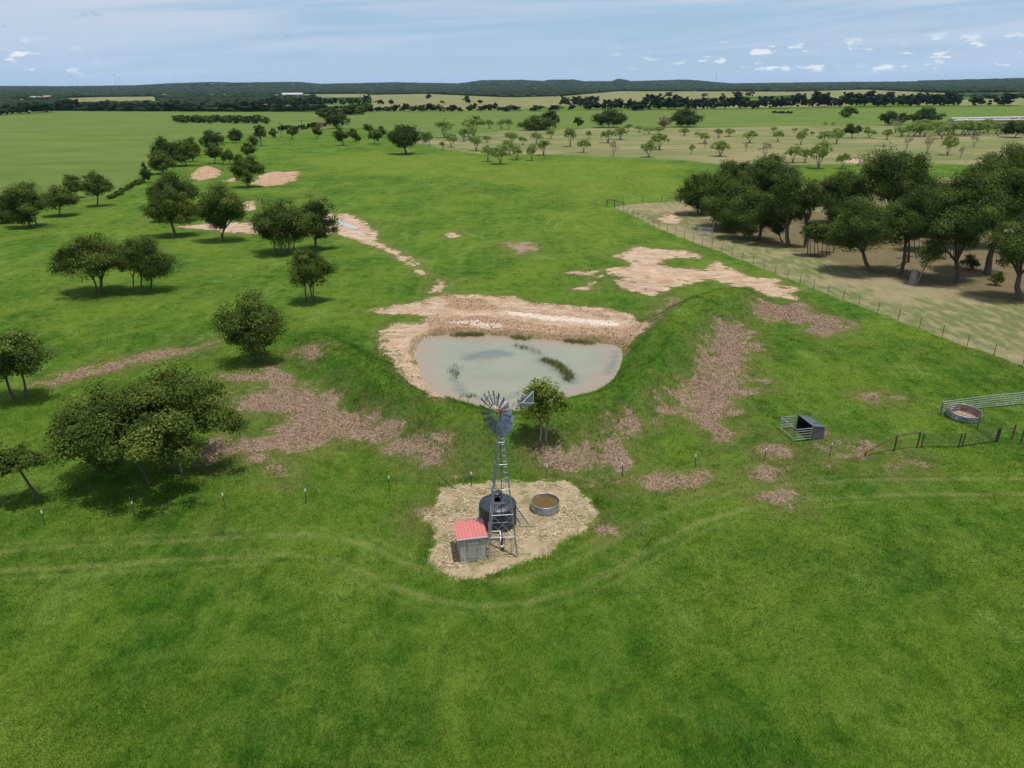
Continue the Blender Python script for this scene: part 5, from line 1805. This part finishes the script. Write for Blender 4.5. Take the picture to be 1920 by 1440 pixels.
pole(528, 258, 229, 'dark wooden utility pole left of the two in the pasture')
pole(567, 246, 224, 'dark wooden utility pole farther right beyond the low bushes')
pole(835, 243, 220, 'dark thin pole behind a big mesquite')


def turbine(px, hub_y, D, label, rot):
    d = ray(px, hub_y); k = D / math.hypot(d[0], d[1])
    hx, hy, hz = d[0] * k, d[1] * k, CAM_H + d[2] * k
    bz = H1(hx, hy)
    root = thing('wind_turbine', label, 'wind turbine', (hx, hy, bz), 0, 'wind turbines on the horizon')
    h = hz - bz
    mb = MB(); mb.tube([(0, 0, -2), (0, 0, h)], [2.6, 1.6], 10); mb.build('tower', TURB, root, True)
    mb = MB(); mb.box((0, 1.5, h), (3.2, 9, 3.2)); mb.build('nacelle', TURB, root)
    for j in range(3):
        t = rot + j * 2 * math.pi / 3
        e = Vector((math.cos(t), 0, math.sin(t)))
        q = Vector((-e.z, 0, e.x))
        c = Vector((0, -3.6, h))
        mb = MB()
        L = h * .55
        pts = [(1, 1.0), (6, 2.0), (L * .6, 1.2), (L, .3)]
        vs = []
        for r, w in pts:
            vs += [c + e * r - q * w, c + e * r + q * w, c + e * r + q * w + Vector((0, .5, 0)), c + e * r - q * w + Vector((0, .5, 0))]
        fs = [(0, 1, 2, 3), (12, 15, 14, 13)]
        for i in range(3):
            for s in range(4):
                fs.append((i * 4 + s, i * 4 + (s + 1) % 4, i * 4 + 4 + (s + 1) % 4, i * 4 + 4 + s))
        mb.add(vs, fs).build('blade', TURB, root)


TURB = simple('turbine_white', (.74, .75, .77), (.70, .71, .73), .5, nscale=.1)
for px, hy, lab, rot in [(132, 143, 'white wind turbine, leftmost on the horizon', 1.3), (214, 142, 'white wind turbine, left one of a close pair', .6), (223, 147, 'white wind turbine, right one of a close pair', 1.0),
                         (329, 140, 'white wind turbine left of the hill top', 2.0), (377, 143, 'faint wind turbine above the first hill', .3), (490, 137, 'white wind turbine standing over the left hills', 1.6)]:
    turbine(px, hy, 8200, lab, rot)


def mast_():
    d = ray(1344, 131); D = 7600; k = D / math.hypot(d[0], d[1])
    x, y, z = d[0] * k, d[1] * k, CAM_H + d[2] * k
    b = H1(x, y)
    root = thing('radio_mast', 'thin radio mast on the horizon right of the centre', 'mast', (x, y, b))
    mb = MB(); h = z - b
    for k in range(3):
        a = 2 * math.pi * k / 3
        mb.tube([(math.cos(a) * 1.2, math.sin(a) * 1.2, -1), (math.cos(a) * .8, math.sin(a) * .8, h)], .45, 5)
    mb.build('lattice', RUST, root)


mast_()

# ------------------------------------------------------------------ air
def haze():
    mb = MB()
    mb.box((0, 11500, 88), (42000, 27000, 186))
    o = mb.build('haze', None) if False else None
    me = bpy.data.meshes.new('haze'); me.from_pydata(mb.v, [], mb.f)
    m = bpy.data.materials.new('haze_air'); m.use_nodes = True
    nt = m.node_tree
    for n in list(nt.nodes): nt.nodes.remove(n)
    out = nt.nodes.new('ShaderNodeOutputMaterial')
    v = nt.nodes.new('ShaderNodeVolumePrincipled')
    v.inputs['Color'].default_value = (.52, .72, 1.0, 1)
    v.inputs['Density'].default_value = 2.3e-5
    v.inputs['Anisotropy'].default_value = .1
    nt.links.new(v.outputs[0], out.inputs['Volume'])
    me.materials.append(m)
    o = link('haze', me)
    tag(o, kind='stuff')


haze()

# ------------------------------------------------------------------ light
SUN = Vector((.17, -.13, 1.0)).normalized()
elev = math.asin(SUN.z); az = math.atan2(SUN.x, SUN.y)
sl = bpy.data.lights.new('sun', 'SUN'); sl.energy = 4.9; sl.angle = math.radians(.5); sl.color = (1.0, .965, .91)
so = bpy.data.objects.new('sun', sl); COL.objects.link(so)
so.location = (0, 0, 200)
so.rotation_euler = (-SUN).to_track_quat('-Z', 'Y').to_euler()

w = bpy.data.worlds.new('World'); scene.world = w; w.use_nodes = True
nt = w.node_tree
for n in list(nt.nodes): nt.nodes.remove(n)
out = nn(nt, 'ShaderNodeOutputWorld'); bg = nn(nt, 'ShaderNodeBackground'); bg.inputs['Strength'].default_value = .1
sky = nn(nt, 'ShaderNodeTexSky', sky_type='NISHITA'); sky.sun_disc = False
sky.sun_elevation = elev; sky.sun_rotation = az; sky.altitude = 300; sky.air_density = 1.0; sky.dust_density = .4; sky.ozone_density = 1.0
tc = nn(nt, 'ShaderNodeTexCoord'); dv = tc.outputs['Generated']
sep = nn(nt, 'ShaderNodeSeparateXYZ'); nt.links.new(dv, sep.inputs[0])
X, Y, Z = sep.outputs
zz = math_(nt, 'MAXIMUM', Z, 0.0)
inv = math_(nt, 'DIVIDE', 1.0, math_(nt, 'ADD', zz, .16))
comb = nn(nt, 'ShaderNodeCombineXYZ')
nt.links.new(math_(nt, 'MULTIPLY', X, inv), comb.inputs[0]); nt.links.new(math_(nt, 'MULTIPLY', Y, inv), comb.inputs[1])
pv = comb.outputs[0]
azt = math_(nt, 'DIVIDE', X, math_(nt, 'MAXIMUM', Y, .05))
sc_ = nn(nt, 'ShaderNodeCombineXYZ')
nt.links.new(math_(nt, 'MULTIPLY', azt, 1.5), sc_.inputs[0]); nt.links.new(math_(nt, 'ADD', math_(nt, 'MULTIPLY', Z, 30.0), math_(nt, 'MULTIPLY', azt, -1.4)), sc_.inputs[1])
c1 = noise(nt, sc_.outputs[0], 1.15, 7, .58, .5)
c2 = noise(nt, pv, .42, 3, .5)
veil = maprange(nt, math_(nt, 'ABSOLUTE', math_(nt, 'SUBTRACT', azt, .03)), .0, .65, .30, .90)
cf = math_(nt, 'MULTIPLY_ADD', math_(nt, 'SUBTRACT', c1, .5), 3.2, veil)
cf = math_(nt, 'MULTIPLY_ADD', math_(nt, 'SUBTRACT', c2, .5), .5, cf)
cf = math_(nt, 'MULTIPLY', maprange(nt, cf, .12, 1.0, .12, .96), 1.0)
cf = math_(nt, 'MAXIMUM', cf, maprange(nt, zz, .045, .0, 0, .75))
veilcol = mixc(nt, maprange(nt, zz, 0, .12), (4.7, 6.1, 8.0), (5.9, 6.7, 7.9))
base = mixc(nt, .8, sky.outputs[0], (3.2, 5.1, 7.3))
col = mixc(nt, cf, base, veilcol)
# small cumulus low over the horizon
cv = nn(nt, 'ShaderNodeCombineXYZ')
nt.links.new(math_(nt, 'MULTIPLY', azt, 17.0), cv.inputs[0]); nt.links.new(math_(nt, 'MULTIPLY', Z, 62.0), cv.inputs[1])
q = noise(nt, cv.outputs[0], 1.55, 5, .55)
band = math_(nt, 'MULTIPLY', maprange(nt, Z, .008, .016), maprange(nt, Z, .055, .035))
side = math_(nt, 'MAXIMUM', maprange(nt, azt, .02, .35), maprange(nt, azt, -.50, -.62))
th = math_(nt, 'MULTIPLY', band, side)
cu = math_(nt, 'MULTIPLY', maprange(nt, q, .56, .66), th)
cu = math_(nt, 'MULTIPLY', cu, .85)
col = mixc(nt, cu, col, (9.0, 9.3, 9.8))
# a few thin grey scraps higher up
q2 = noise(nt, cv.outputs[0], .95, 4, .5, .3)
gs = math_(nt, 'MULTIPLY', maprange(nt, q2, .665, .74), maprange(nt, Z, .03, .06))
gs = math_(nt, 'MULTIPLY', gs, .45)
col = mixc(nt, gs, col, (3.6, 4.2, 5.3))
nt.links.new(col, bg.inputs['Color']); nt.links.new(bg.outputs[0], out.inputs[0])

scene.view_settings.view_transform = 'Standard'
scene.view_settings.look = 'None'
scene.view_settings.exposure = 0.0
scene.view_settings.gamma = 1.0
scene.view_settings.use_curve_mapping = False
scene.cycles.max_bounces = 6
scene.cycles.diffuse_bounces = 3
scene.cycles.transmission_bounces = 4
scene.cycles.volume_bounces = 1
scene.cycles.use_denoising = True
print('objects', len(bpy.data.objects))
